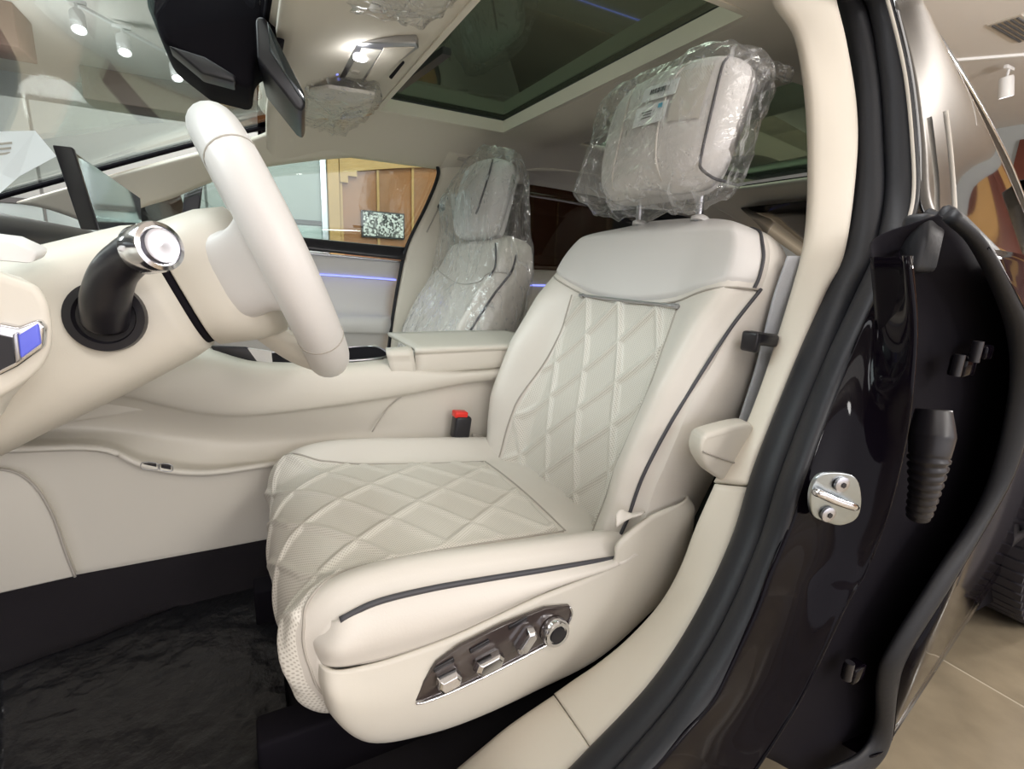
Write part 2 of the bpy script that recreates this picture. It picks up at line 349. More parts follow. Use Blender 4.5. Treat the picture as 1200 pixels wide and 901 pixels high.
# rim of the opening, glass above it
def rect(x0, x1, y0, y1, z): return [A(x0, y0, z), A(x1, y0, z), A(x1, y1, z), A(x0, y1, z)]
def rim(name, x0, x1, y0, y1, z0, z1, wd, m):
    o = [rect(x0, x1, y0, y1, z0), rect(x0, x1, y0, y1, z1), rect(x0 - wd, x1 + wd, y0 - wd, y1 + wd, z1), rect(x0 - wd, x1 + wd, y0 - wd, y1 + wd, z0)]
    return gridmesh(name, o, m, car, cv=True, cu=True, smooth=False)
rim('roof_opening_rim', SX0, SX1, SY0, SY1, ZC - .004, ZC + .03, .012, TRIM)
rim('roof_glass_frit', SX0 - .005, SX1 + .005, SY0 - .005, SY1 + .005, ZC + .03, ZC + .036, .1, BLACKP)
slab('roof_glass', rect(SX0 - .08, SX1 + .08, SY0 - .08, SY1 + .08, ZC + .04), (0, 0, .006), ROOFG, car, smooth=False)
slab('rear_roof_glass', [A(RX0 - .06, .74, ZC + .03), A(RX1 + .04, .93, ZC - .02), A(RX1 + .06, RY1 + .06, ZC - .02), A(RX0 - .06, RY1 + .06, ZC + .03)], (0, 0, .006), ROOFG, car, smooth=False)
slab('rear_sunshade_tray', [A(RX0, RY0, ZC + .008), A(RX0 + .07, RY0, ZC + .008), A(RX0 + .07, RY1, ZC + .008), A(RX0, RY1, ZC + .008)], (0, 0, .012), GREYTRIM, car, smooth=False)
box('wind_deflector', (SX0 + .03, 1.28, ZC + .022), (.02, .30, .014), BLACKP, car, R=frame((.99, .1, 0), (0, 0, 1)))
# outer roof skin: keeps daylight out of the headliner from above
roof = []
for x in np.linspace(.05, 2.6, 30):
    roof.append([A(x, y, 1.530 - .10 * sm(.44, .66, abs(y - YC)) - .14 * sm(.9, 2.5, x) - .05 * sm(.35, .05, x)) for y in np.linspace(max(.50, ylo(x) + .03), 1.83, 24)])
rf = np.array(roof); V = rf.reshape(-1, 3); f = []
for i in range(29):
    for j in range(23):
        c = (rf[i, j] + rf[i + 1, j + 1]) / 2
        if SX0 - .06 < c[0] < SX1 + .06 and SY0 - .06 < c[1] < SY1 + .06: continue
        if RX0 - .03 < c[0] < RX1 + .03 and RY0 - .05 < c[1] < RY1 + .05: continue
        f.append((i * 24 + j, i * 24 + j + 1, (i + 1) * 24 + j + 1, (i + 1) * 24 + j))
mk('roof_skin', V, f, PAINT, car, solid=.004)
tube('roof_grip_button', [A(.66, 1.72, 1.415), A(.69, 1.72, 1.41)], .014, GREYTRIM, car, n=3)
lathe('headliner_speaker', PZ(430, 155, 1.478), (0, 0, -1), [(0, .0), (.024, .0), (.026, .002), (.026, .005), (0, .005)], GREYTRIM, car)
# --- passenger side pillar and rails
ap_t = pys([(20, 236), (100, 213), (135, 203), (230, 178), (300, 159), (326, 150), (400, 142), (520, 156), (600, 174)], [1.74, 1.73, 1.72, 1.70, 1.69, 1.68, 1.70, 1.70, 1.70])
ap_b = pys([(110, 262), (165, 240), (200, 229), (245, 210), (290, 196), (330, 189), (400, 182), (470, 180), (512, 196)], [1.80] * 9)
mid = [(a + b) / 2 + A(0, -.015, .008) for a, b in zip(ap_t, ap_b)]
surf('front_pillar_trim', [ap_t, mid, ap_b], TRIM, car, nu=10, nv=60, solid=.012, offset=-1)
bp = [(512, 192), (513, 207), (500, 240), (477, 288), (467, 330), (458, 380), (452, 430)]
bl = pys(bp, 1.80); br = [PY(p[0] + 92, p[1] + (6 if i else -6), 1.80) for i, p in enumerate(bp)]
bm_ = [a * .6 + b * .4 + A(0, -.03, 0) for a, b in zip(bl, br)]
surf('passenger_pillar_trim', [bl, [a * .93 + b * .07 + A(0, -.02, 0) for a, b in zip(bl, br)], bm_, br], TRIM, car, nu=20, nv=40, solid=.012)
tube('passenger_door_gasket', pys([(512, 192), (513, 207), (500, 240), (477, 288), (467, 330), (459, 380), (453, 430)], 1.785), .006, RUB, car, n=50)
surf('rear_roof_rail', [[A(x, 1.70, ceil_z(x, 1.70) + .004) for x in np.linspace(.62, 2.4, 8)], [A(x, 1.765, 1.392 - .05 * sm(1.0, 2.2, x)) for x in np.linspace(.62, 2.4, 8)], [A(x, 1.80, 1.372 - .06 * sm(.9, 2.2, x)) for x in np.linspace(.62, 2.4, 8)]], LINER, car, solid=.01)
lathe('coat_hook', PY(633, 190, 1.735), (0, -1, -.5), [(0, 0), (.018, 0), (.016, .01), (0, .012)], GREYTRIM, car, seg=20)
lathe('coat_hook', PY(672, 201, 1.735), (0, -1, -.5), [(0, 0), (.012, 0), (.010, .012), (0, .014)], GREYTRIM, car, seg=20)
lathe('belt_guide', PY(517, 243, 1.765), (0, -1, 0), [(0, 0), (.014, 0), (.012, .008), (0, .008)], BLACKP, car, seg=16)
tube('belt_guide_groove', pys([(526, 222), (517, 238), (500, 272)], 1.762), .0025, SEAM, car, n=16)
# --- windscreen
def ws(s, t):   # s 0 header..1 cowl, t 0 driver..1 passenger
    y = .50 + 1.22 * t; e = (2 * t - 1) ** 2
    x = .13 - .95 * s + .05 * s * 0 + .06 * e * (1 - 0 * s) - .06; z = 1.455 - .40 * s ** 1.06 - .02 * e
    return A(x, y, z)
gw = [[ws(s, t) for t in np.linspace(0, 1, 24)] for s in np.linspace(0, 1, 24)]
gridmesh('windscreen', gw, WINDG, car, solid=.005)
def frit(name, pts, wdt): tube(name, pts, wdt, BLACKP, car, n=60, seg=8, ratio=.2)
tube('windscreen_frit', [ws(s, .992) + A(0, 0, -.004) for s in np.linspace(1, .03, 12)] + [ws(.015, t) + A(0, 0, -.004) for t in np.linspace(.975, .02, 12)], .006, BLACKM, car, n=120, seg=8)
surf('front_header_trim', [[A(.055, y, 1.452) for y in np.linspace(.52, 1.74, 6)], [A(.075, y, 1.437) for y in np.linspace(.52, 1.74, 6)], [A(.12, y, 1.448) for y in np.linspace(.52, 1.74, 6)]], LINER, car, nv=20, nu=8, solid=.008)
# --- driver side door opening: trims, seals
tin = [(905, -40), (905, 0), (930, 40), (943, 100), (947, 180), (945, 260), (931, 330), (906, 420), (882, 490), (860, 530), (838, 566)]
tout = [(975, -40), (979, 0), (991, 50), (1002, 130), (1002, 200), (988, 300), (965, 350), (934, 430), (904, 505), (889, 540), (881, 570)]
yin = [.60, .585, .56, .53, .505, .475, .463, .445, .435, .432, .43]; yout = [.54, .53, .51, .485, .46, .43, .42, .405, .395, .39, .385]
band('pillar_trim_upper', pys(tin, yin), pys(tout, yout), .012, TRIM, car, power=.6, n=70)
lin = [(838, 567), (817, 617), (802, 662), (783, 700), (762, 727), (732, 757), (700, 782), (672, 801), (651, 816)]
lout = [(881, 571), (863, 632), (846, 672), (832, 700), (802, 753), (779, 788), (749, 828), (723, 855), (695, 880)]
yli = [.43, .435, .44, .443, .445, .447, .45, .455, .46]; ylw = [.39, .382, .378, .375, .37, .365, .362, .36, .36]
band('pillar_trim_lower', pys(lin, yli), pys(lout, ylw), .012, TRIM, car, power=.6, n=60)
lin2 = [(650, 818), (598, 853), (560, 884), (520, 918), (470, 960)]; lout2 = [(694, 882), (677, 899), (650, 925), (600, 975), (550, 1030)]
band('sill_trim', pys(lin2, [.46, .465, .47, .475, .48]), pys(lout2, [.36, .36, .36, .36, .36]), .012, TRIM, car, power=.6, n=30)
tube('driver_roof_rail', [A(-.95, .40, 1.0), A(-.55, .44, 1.19), A(-.15, .49, 1.37), A(.10, .525, 1.452), A(.40, .55, 1.49), A(.66, .56, 1.49)], [.045, .04, .038, .034, .03, .028], TRIM, car, n=60, seg=16)
tube('driver_roof_gutter', [A(-.95, .36, 1.0), A(-.55, .40, 1.20), A(-.15, .455, 1.39), A(.10, .49, 1.475), A(.40, .515, 1.51), A(.70, .53, 1.505)], [.035, .03, .028, .028, .026, .024], PAINT, car, n=60, seg=12)
g1 = [(979, -30), (1013, 0), (1030, 83), (1036, 167), (1036, 233), (1023, 300), (1002, 350), (962, 441), (920, 553), (893, 636), (848, 734), (795, 817), (730, 897), (690, 940)]
g0 = [(950, -30), (979, 0), (997, 83), (1002, 167), (999, 233), (988, 300), (965, 350), (930, 441), (886, 553), (861, 636), (817, 728), (764, 808), (680, 895), (630, 945)]
g2 = [(1020, -30), (1046, 0), (1066, 83), (1076, 167), (1078, 233), (1060, 292), (1030, 350), (986, 441), (941, 553), (914, 640), (876, 742), (830, 826), (768, 897), (728, 940)]
y0 = [.56, .55, .52, .485, .46, .44, .43, .405, .39, .38, .37, .365, .36, .36]
y1 = [.52, .51, .475, .445, .42, .395, .385, .36, .345, .335, .325, .32, .315, .315]
y2 = [.485, .475, .44, .41, .385, .36, .345, .325, .305, .30, .29, .285, .28, .28]
band('door_seal_inner', pys(g0, y0), pys(g1, y1), .016, RUB, car, n=120)
band('door_seal_outer', pys(g1, y1), pys(g2, y2), .010, RUB, car, n=120)
tube('seal_edge_bead', pys([(1033, -10), (1040, 0), (1060, 83), (1069, 167), (1070, 233), (1055, 288)], [.485, .475, .44, .41, .385, .36]), .0022, GREYTRIM, car, n=50)
# painted door pillar face between seal and outer edge
hl = [(1068, 300), (1074, 381), (1069, 455), (1060, 518), (1040, 600), (1014, 670), (994, 703), (960, 774), (937, 820), (910, 864), (893, 890), (870, 925)]
inn = [(1056, 292), (1016, 370), (980, 455), (955, 518), (925, 610), (901, 670), (885, 715), (850, 790), (830, 826), (800, 860), (768, 897), (735, 930)]
PL = pys(inn, [.352, .34, .325, .315, .303, .297, .293, .288, .285, .283, .28, .28]); PR = pys(hl, [.29, .275, .265, .262, .26, .26, .26, .26, .26, .26, .26, .26])
PM = [(a + b) / 2 + A(.01, .012, 0) for a, b in zip(PL, PR)]
PE = [b + A(.02, .05, 0) for b in PR]
surf('painted_door_pillar', [PL, PM, [b + A(-.006, .004, 0) for b in PR], PR, [b + A(.012, .012, 0) for b in PR], PE], PAINT, car, nu=40, nv=60, solid=.003)
# recess behind it with hinge parts and wiring boot
SLR = cr(pys([(1100, 252), (1135, 276), (1163, 330), (1186, 392), (1190, 455), (1174, 539), (1148, 600), (1100, 680), (1046, 765), (1034, 800), (1032, 855), (1015, 890), (980, 935)], .325), 12)
PB = [a * .5 + b * .5 + A(0, .03, 0) for a, b in zip(PE, SLR)]
surf('hinge_recess', [PE, PB, list(SLR)], BLACKM, car, nu=10, nv=40, solid=.003)
st = thing('striker_plate', 'zinc steel striker plate with two bolts on the black door pillar', 'striker', tuple(PY(980, 612, .298)))
so = [(958, 560), (972, 554), (996, 556), (1007, 566), (1010, 590), (1004, 608), (986, 616), (968, 612), (953, 604), (950, 580)]
sn = A(-.35, -.93, .05); ysp = lambda x: .286 - (x - 950) * .00036
slab('plate', pys(so, [ysp(p[0]) for p in so]), (.001, .005, 0), STEEL, st, bevel=.0015, smooth_n=40)
for q in ((985, 567), (969, 602)):
    c = PY(*q, ysp(q[0]) - .0005); lathe('bolt', c, (-.3, -1, 0), [(0, 0), (.0085, 0), (.0085, .003), (.006, .004), (0, .004)], SATIN, st, seg=20)
    lathe('bolt_recess', c + A(-.0012, -.0041, 0), (-.3, -1, 0), [(0, 0), (.0032, 0), (.0032, .0006), (0, .0006)], BLACKP, st, seg=6)
tube('loop', [PY(956, 577, .283), PY(960, 578, .275), PY(980, 587, .268), PY(998, 593, .263), PY(1002, 594, .268)], .0045, CHROME, st, n=30)
bt = thing('wiring_boot', 'black ribbed rubber wiring boot behind the door pillar', 'cable boot', tuple(PY(1075, 600, .30)))
bc = [PY(1094, 480, .312), PY(1092, 510, .305), PY(1088, 540, .30), PY(1083, 575, .30), PY(1076, 605, .305)]
G = tubeV(bc, [.020, .026, .022, .017, .014], 60, 18)
cl = cr(bc, 60)
for i in range(60):
    s = 1 + (.10 * math.sin(i * 1.6) if i > 26 else 0); G[i] = cl[i] + (G[i] - cl[i]) * s
gridmesh('sleeve', G, BLACKP, bt, cv=True, caps=True)
for (px, py, s_) in ((1128, 428, 1.0), (1150, 412, .7), (1000, 786, .9)):
    hg = box('door_hinge', PY(px, py, .315), (.035 * s_, .02, .03 * s_), PAINT, car, bevel=.004)
    lathe('hinge_pin', PY(px - 6, py, .298), (0, 0, 1), [(0, -.014), (.006, -.014), (.006, .014), (0, .014)], BLACKP, hg, seg=14)
# --- belt, guide and belt cover on the pillar
bs = thing('seat_belt', 'grey seat belt strap with a black guide on the cream door pillar', 'seat belt', tuple(PY(868, 505, .49)))
band('strap', pys([(922, 300), (905, 350), (885, 430), (862, 502)], [.475, .472, .468, .465]), pys([(942, 300), (929, 350), (908, 420), (880, 502)], [.47, .466, .46, .455]), .0015, BELTM, bs, n=30, seg=8)
gc = PY(893, 397, .452); box('guide', gc, (.042, .024, .018), BLACKP, bs, bevel=.005, R=frame((1, -.1, -.12), (0, 0, 1)))
box('guide_clip', PY(880, 400, .455), (.012, .026, .028), BLACKP, bs, bevel=.004)
bo = [(824, 515), (832, 508), (868, 498), (884, 500), (880, 528), (873, 570), (840, 560), (826, 545), (821, 530)]
slab('belt_exit_cover', pys(bo, .415), (.008, .03, 0), PLAST, car, bevel=.006, smooth_n=36)
tube('belt_cover_seam', pys([(824, 529), (845, 537), (874, 546)], .4135), .0012, SEAM, car, n=16)
# --- rear door (closed), seen at a grazing angle
rd = thing('rear_door', 'glossy black rear door with dark window, seen edge on behind the door pillar', 'car door', (1.1, .30, .33))
sl = [(1108, 250), (1132, 276), (1158, 330), (1179, 392), (1182, 455), (1165, 539), (1140, 600), (1094, 673), (1040, 760), (1027, 797), (1024, 850), (1007, 882), (960, 905)]
sr = [(1120, 256), (1158, 290), (1193, 350), (1210, 392), (1214, 455), (1195, 539), (1166, 600), (1107, 697), (1064, 767), (1052, 807), (1044, 868), (1024, 900), (985, 925)]
yl = [.315, .305, .30, .295, .292, .29, .29, .29, .295, .30, .305, .305, .31]; yr = [.30, .285, .278, .272, .27, .268, .27, .275, .28, .285, .29, .295, .30]
band('leading_edge_strip', pys(sl, yl), pys(sr, yr), .008, RUB, rd, n=90)
SR = pys(sr[1:11], yr[1:11])
zs = [p[2] for p in SR]
def skin(x, z):
    y = float(np.interp(z, [.28, .36, .5, .65, .95, 1.08, 1.12], [.30, .285, .272, .266, .266, .285, .31])) + .17 * max(0, x - .87)
    return y
cols = []
for p in SR:
    cols.append([p] + [A(p[0] + (1.72 - p[0]) * u, skin(p[0] + (1.72 - p[0]) * u, p[2]), p[2] + (max(p[2], .355) - p[2]) * u) for u in (.015, .06, .15, .3, .5, .75, 1)])
lo = [A(x, skin(x, .30) , .305) for x in [.84] + [.84 + .88 * u for u in (.015, .06, .15, .3, .5, .75, 1)]]
cols.append(lo); cols.append([q + A(0, .06, -.02) for q in lo])
surf('door_skin', cols, PAINT, rd, nu=60, nv=40, solid=.003)
wl = pys([(1046, 0), (1066, 83), (1076, 167), (1078, 233), (1090, 262)], [.475, .44, .41, .385, .36])
wrr = pys([(1064, -2), (1114, 75), (1160, 155), (1199, 240), (1235, 340)], [.50, .53, .57, .64, .70])
rows = [[wl[i] * (1 - t) + wrr[i] * t + A(0, -.02 * math.sin(math.pi * t), 0) for i in range(5)] for t in np.linspace(0, 1, 5)]
surf('window_glass', rows, mat('door_glass_black', (.012, .012, .013), .03, coat=1, spec=.8), rd, nu=24, nv=24, solid=.004)
tube('window_top_trim', pys([(1045, -30), (1062, 0), (1095, 45), (1119, 81), (1146, 126), (1164, 159), (1182, 195), (1200, 240), (1225, 310)], [.49, .498, .505, .52, .545, .565, .595, .635, .69]), .010, BLACKP, rd, n=60, ratio=.7)
tube('window_top_bright_edge', pys([(1066, 0), (1099, 45), (1123, 81), (1150, 126), (1168, 159), (1186, 195), (1204, 240)], [.49, .498, .513, .538, .558, .588, .628]), .0025, CHROME, rd, n=50)
tube('glass_divider', pys([(1108, 130), (1113, 170), (1117, 215), (1119, 248)], [.42, .41, .40, .385]), .003, GREYTRIM, rd, n=20)
tube('belt_trim', pys([(1082, 256), (1100, 262), (1112, 252), (1140, 275), (1200, 335), (1240, 380)], [.37, .35, .335, .335, .35, .36]), .014, RUB, rd, n=40, ratio=.6)
box('mirror_corner_block', PY(1078, 286, .345), (.05, .03, .07), RUB, rd, bevel=.008)
# --- rear wheel
wc = A(2.04, .475, G0 + .335)
wh = lathe('rear_wheel', wc, (0, 1, 0), [(.22, -.10), (.27, -.112), (.31, -.11), (.325, -.09), (.335, -.06), (.336, 0), (.335, .06), (.325, .09), (.31, .11), (.27, .112), (.22, .10)], TYRE, car, seg=64)
for k in range(60):
    a = k * 2 * math.pi / 60; c = wc + A(.335 * math.cos(a), 0, .335 * math.sin(a))
    box('tread_block', c, (.010, .17, .027), TYRE, wh, R=frame((math.cos(a), 0, math.sin(a)), (-math.sin(a), .08, math.cos(a))))
lathe('rim', wc, (0, -1, 0), [(0, .02), (.05, .03), (.20, .06), (.222, .09), (.222, -.09), (0, -.09)], SATIN, wh, seg=40)
# --- rear cabin: privacy windows, bench
surf('rear_window_passenger', [[A(x, 1.806, 1.390 - .07 * sm(.9, 2.2, x)) for x in (.62, 1.0, 1.5, 2.1)], [A(x, 1.855, 1.04) for x in (.60, 1.0, 1.5, 2.1)]], PRIV, car, nu=6, nv=12, solid=.005)
surf('rear_door_trim_passenger', [[A(x, 1.84, 1.045) for x in (.60, 1.0, 1.5, 2.1)], [A(x, 1.81, .95) for x in (.60, 1.0, 1.5, 2.1)], [A(x, 1.84, .5) for x in (.6, 1.0, 1.5, 2.1)]], PLAST, car, nu=12, nv=12, solid=.01)
tube('rear_ambient_light', [A(x, 1.805, .985) for x in (.68, .8, 1.2, 2.0)], .003, BLUE, car, n=20, seg=6)
surf('rear_screen', [[A(2.0, y, 1.36) for y in (.6, 1.1, 1.7)], [A(2.75, y, 1.08) for y in (.65, 1.1, 1.65)]], PRIV, car, nu=8, nv=8, solid=.005)
slab('parcel_shelf', [A(2.1, .5, 1.02), A(2.75, .5, 1.05), A(2.75, 1.8, 1.05), A(2.1, 1.8, 1.02)], (0, 0, -.03), GREYTRIM, car)
surf('driver_rear_window', [[A(x, .52 + .19 * (x - .85), 1.37 - .05 * (x - .8)) for x in (.85, 1.3, 1.8, 2.2)], [A(x, .40 + .19 * (x - .85), 1.05) for x in (.85, 1.3, 1.8, 2.2)]], PRIV, car, nu=6, nv=10, solid=.004)
surf('driver_rear_inner_trim', [[A(x, .43 + .19 * (x - .85), 1.06) for x in (.86, 1.3, 1.8, 2.2)], [A(x, .46 + .19 * (x - .85), .45) for x in (.86, 1.3, 1.8, 2.2)]], BLACKM, car, nu=6, nv=10, solid=.01)
rb = thing('rear_bench', 'cream rear bench in the dark cabin behind the front seats', 'rear seat', (1.75, YC, .40))
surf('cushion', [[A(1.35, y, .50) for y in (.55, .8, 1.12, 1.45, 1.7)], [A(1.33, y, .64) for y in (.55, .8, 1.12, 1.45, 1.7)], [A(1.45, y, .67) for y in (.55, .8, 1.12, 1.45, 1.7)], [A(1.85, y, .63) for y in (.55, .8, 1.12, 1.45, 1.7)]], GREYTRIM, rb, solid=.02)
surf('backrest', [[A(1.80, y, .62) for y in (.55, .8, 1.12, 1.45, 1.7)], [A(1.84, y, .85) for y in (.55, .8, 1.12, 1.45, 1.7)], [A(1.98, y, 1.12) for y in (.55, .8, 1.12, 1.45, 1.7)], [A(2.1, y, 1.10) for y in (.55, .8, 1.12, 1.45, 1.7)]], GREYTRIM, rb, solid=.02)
# --- passenger front door
pd = thing('passenger_door', 'closed passenger door with cream panel, black window ledge and blue light line', 'car door', (.2, 1.86, .40))
dt = [(240, 283), (345, 294), (410, 300), (472, 306)]
surf('door_panel', [pys(dt, 1.80), pys([(240, 312), (345, 318), (410, 322), (466, 327)], 1.825), pys([(240, 322), (345, 325), (410, 328), (465, 331)], 1.835), pys([(240, 360), (345, 362), (410, 365), (460, 367)], 1.825), pys([(240, 374), (345, 374), (410, 374), (459, 374)], 1.79), pys([(240, 388), (345, 388), (410, 388), (456, 389)], 1.79), pys([(240, 396), (345, 396), (410, 396), (455, 396)], 1.82), pys([(240, 470), (345, 470), (410, 470), (450, 470)], 1.84)], SHOULDER, pd, nu=60, nv=12, solid=.01)
band('window_ledge', pys([(230, 266), (340, 277), (410, 284), (477, 290)], 1.80), pys([(230, 281), (340, 291), (410, 298), (474, 305)], 1.78), .008, BLACKP, pd, n=20, power=.6)
tube('bright_trim', pys([(240, 284), (345, 295), (472, 307)], 1.785), .004, SATIN, pd, n=20)
tube('light_line', pys([(240, 314), (362, 321), (410, 324), (464, 328)], 1.818), .0025, BLUE, pd, n=20, seg=6)
surf('window_glass', [pys([(120, 240), (200, 229), (245, 210), (290, 196), (330, 189), (400, 182), (470, 178), (530, 186)], 1.822), [PY(px, py, 1.84) for px, py in [(120, 270), (180, 272), (230, 275), (280, 278), (330, 282), (390, 286), (450, 290), (510, 294)]]], SIDEG, pd, nu=6, nv=30, solid=.004)
tube('window_frame_edge', pys([(250, 207), (290, 195), (330, 188), (400, 181), (470, 179), (498, 182), (512, 196), (511, 212), (498, 244), (476, 290)], 1.81), .005, RUB, pd, n=70, seg=8)
band('mirror_sail', pys([(212, 262), (216, 225)], 1.83), pys([(232, 262), (238, 217)], 1.83), .006, BLACKP, pd, n=6, power=.5)
mc = PY(190, 243, 2.02); pm = lathe('door_mirror', mc, (1, -.3, 0), [(0, -.09), (.05, -.08), (.085, -.03), (.09, .02), (.085, .03)], PAINT, pd, seg=30)
lathe('mirror_glass', mc, (1, -.3, 0), [(0, .022), (.082, .022), (.082, .026), (0, .026)], CHROME, pm, seg=30)
# --- roof console, visors, mirror
oc = thing('overhead_console', 'grey overhead console with a lit reading lamp on the headliner', 'roof console', (.28, 1.25, 1.44))
oz = 1.455
o1 = [(381, 93), (384, 74), (398, 56), (420, 51), (488, 51), (491, 57), (470, 72), (430, 104), (395, 104)]
slab('bezel', [PZ(x, y, oz) for x, y in o1], (0, 0, .02), SATIN, oc, bevel=.003)
slab('lamp_panel', [PZ(x, y, oz - .001) for x, y in [(400, 99), (424, 57), (447, 59), (421, 99)]], (0, 0, .004), PLAST, oc)
slab('storage_flap', [PZ(x, y, oz - .002) for x, y in [(426, 97), (450, 57), (486, 56), (444, 94)]], (0, 0, .005), LINER, oc, bevel=.001)
slab('slot', [PZ(x, y, oz - .0035) for x, y in [(456, 91), (472, 73), (474, 74), (459, 93)]], (0, 0, .003), BLACKM, oc)
lathe('reading_lamp', PZ(422, 68, oz - .0015), (0, 0, -1), [(0, 0), (.014, 0), (.013, .003), (0, .005)], WHITEL, oc, seg=24)
lathe('button', PZ(409, 95, oz - .001), (0, 0, -1), [(0, 0), (.011, 0), (.009, .003), (0, .003)], BLACKP, oc, seg=20)
lathe('button', PZ(416, 84, oz - .001), (0, 0, -1), [(0, 0), (.011, 0), (.009, .003), (0, .003)], GREYTRIM, oc, seg=20)
lathe('indicator', PZ(393, 86, oz - .001), (0, 0, -1), [(0, 0), (.007, 0), (.006, .002), (0, .002)], BLUE, oc, seg=16)
ll = bpy.data.lights.new('reading_lamp_light', 'POINT'); ll.energy = .12; ll.shadow_soft_size = .015; lo_ = bpy.data.objects.new('reading_lamp_light', ll); col.objects.link(lo_); lo_.location = PZ(422, 68, oz - .02)
def visor(name, label, pts, z, crumple):
    t = thing(name, label, 'sun visor', tuple(np.mean([PZ(x, y, z) for x, y in pts], 0)))
    slab('flap', [PZ(x, y, z) for x, y in pts], (0, 0, .010), PLAST, t, bevel=.003)
    P = cr([PZ(x, y, z) for x, y in pts], 60, True); c = P.mean(0); G = []
    for k in range(7):
        s = [.2, .7, 1.05, 1.08, 1.05, .7, .2][k]; dz = [-.012, -.012, -.006, .006, .022, .026, .026][k]
        G.append([c + (p - c) * s + A(0, 0, dz) + .010 * A(*noise.noise_vector(Vector(p * 40 + dz * 300))) for p in P])
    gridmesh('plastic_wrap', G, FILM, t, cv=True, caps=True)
visor('sun_visor', 'sun visor in clear plastic wrap above the driver at the top of the picture', [(400, -20), (530, -20), (522, 8), (505, 22), (470, 24), (430, 12), (410, 4)], 1.452, 1)
visor('sun_visor', 'passenger sun visor in crumpled clear plastic beside the rear view mirror', [(362, 108), (385, 104), (440, 112), (430, 135), (395, 158), (372, 155), (358, 140)], 1.425, 1)
rm = thing('rear_view_mirror', 'black rear view mirror with large sensor housing on the windscreen', 'mirror', (.05, 1.12, 1.33))
h1 = [(168, -30), (172, 5), (190, 48), (230, 80), (238, 88), (275, 98), (296, 104), (300, 70), (336, 45), (341, 20), (335, -30)]
slab('sensor_housing', pys(h1, 1.06), (0, .17, .0), BLACKM, rm, bevel=.012)
slab('sensor_housing_step', pys([(196, 52), (232, 82), (236, 86), (276, 97), (276, 88), (240, 66)], 1.05), (0, .05, 0), BLACKP, rm, bevel=.004)
m1 = [(299, 22), (303, 18), (311, 20), (356, 108), (358, 122), (354, 131), (346, 126), (312, 82), (301, 68)]
slab('mirror_head', pys(m1, 1.02), (.02, .22, .0), BLACKP, rm, bevel=.005)
slab('mirror_face_edge', pys([(313, 24), (356, 108), (358, 120), (350, 112), (316, 60)], 1.018), (.02, .22, 0), SCREEN, rm, bevel=.002)
# ================================================================== seats
O_B = A(.5, 0, .635); A_B = A(.16, 0, .505); A_B /= np.linalg.norm(A_B); N_B = A(-A_B[2], 0, A_B[0])
PERF = mat('perforated_leather', (.70, .675, .62), .45)
nt = PERF.node_tree; tc = nt.nodes.new('ShaderNodeTexCoord'); vo = nt.nodes.new('ShaderNodeTexVoronoi'); vo.feature = 'F1'; vo.inputs['Randomness'].default_value = 0.0; vo.inputs['Scale'].default_value = 270
vo.voronoi_dimensions = '2D'; mp_ = nt.nodes.new('ShaderNodeMapping'); mp_.inputs['Rotation'].default_value = (0, 0, .785)
nt.links.new(tc.outputs['UV'], mp_.inputs['Vector']); nt.links.new(mp_.outputs[0], vo.inputs['Vector'])
rp = nt.nodes.new('ShaderNodeValToRGB'); rp.color_ramp.elements[0].position = .22; rp.color_ramp.elements[0].color = (.46, .43, .38, 1); rp.color_ramp.elements[1].position = .34; rp.color_ramp.elements[1].color = (.71, .685, .63, 1)
nt.links.new(vo.outputs['Distance'], rp.inputs[0]); nt.links.new(rp.outputs[0], nt.nodes['Principled BSDF'].inputs['Base Color'])
def quilt(u, v, fams, wid=.0045):
    """raised welts along families of lines: (slope dv/du, offset at u0, u0, spacing)"""
    h = 0
    for (s, v0, u0, sp) in fams:
        d = (v - v0 - s * (u - u0)) / math.sqrt(1 + s * s); sp_ = sp / math.sqrt(1 + s * s)
        d = abs((d + sp_ / 2) % sp_ - sp_ / 2); h = max(h, math.exp(-(d / wid) ** 2))
    return h
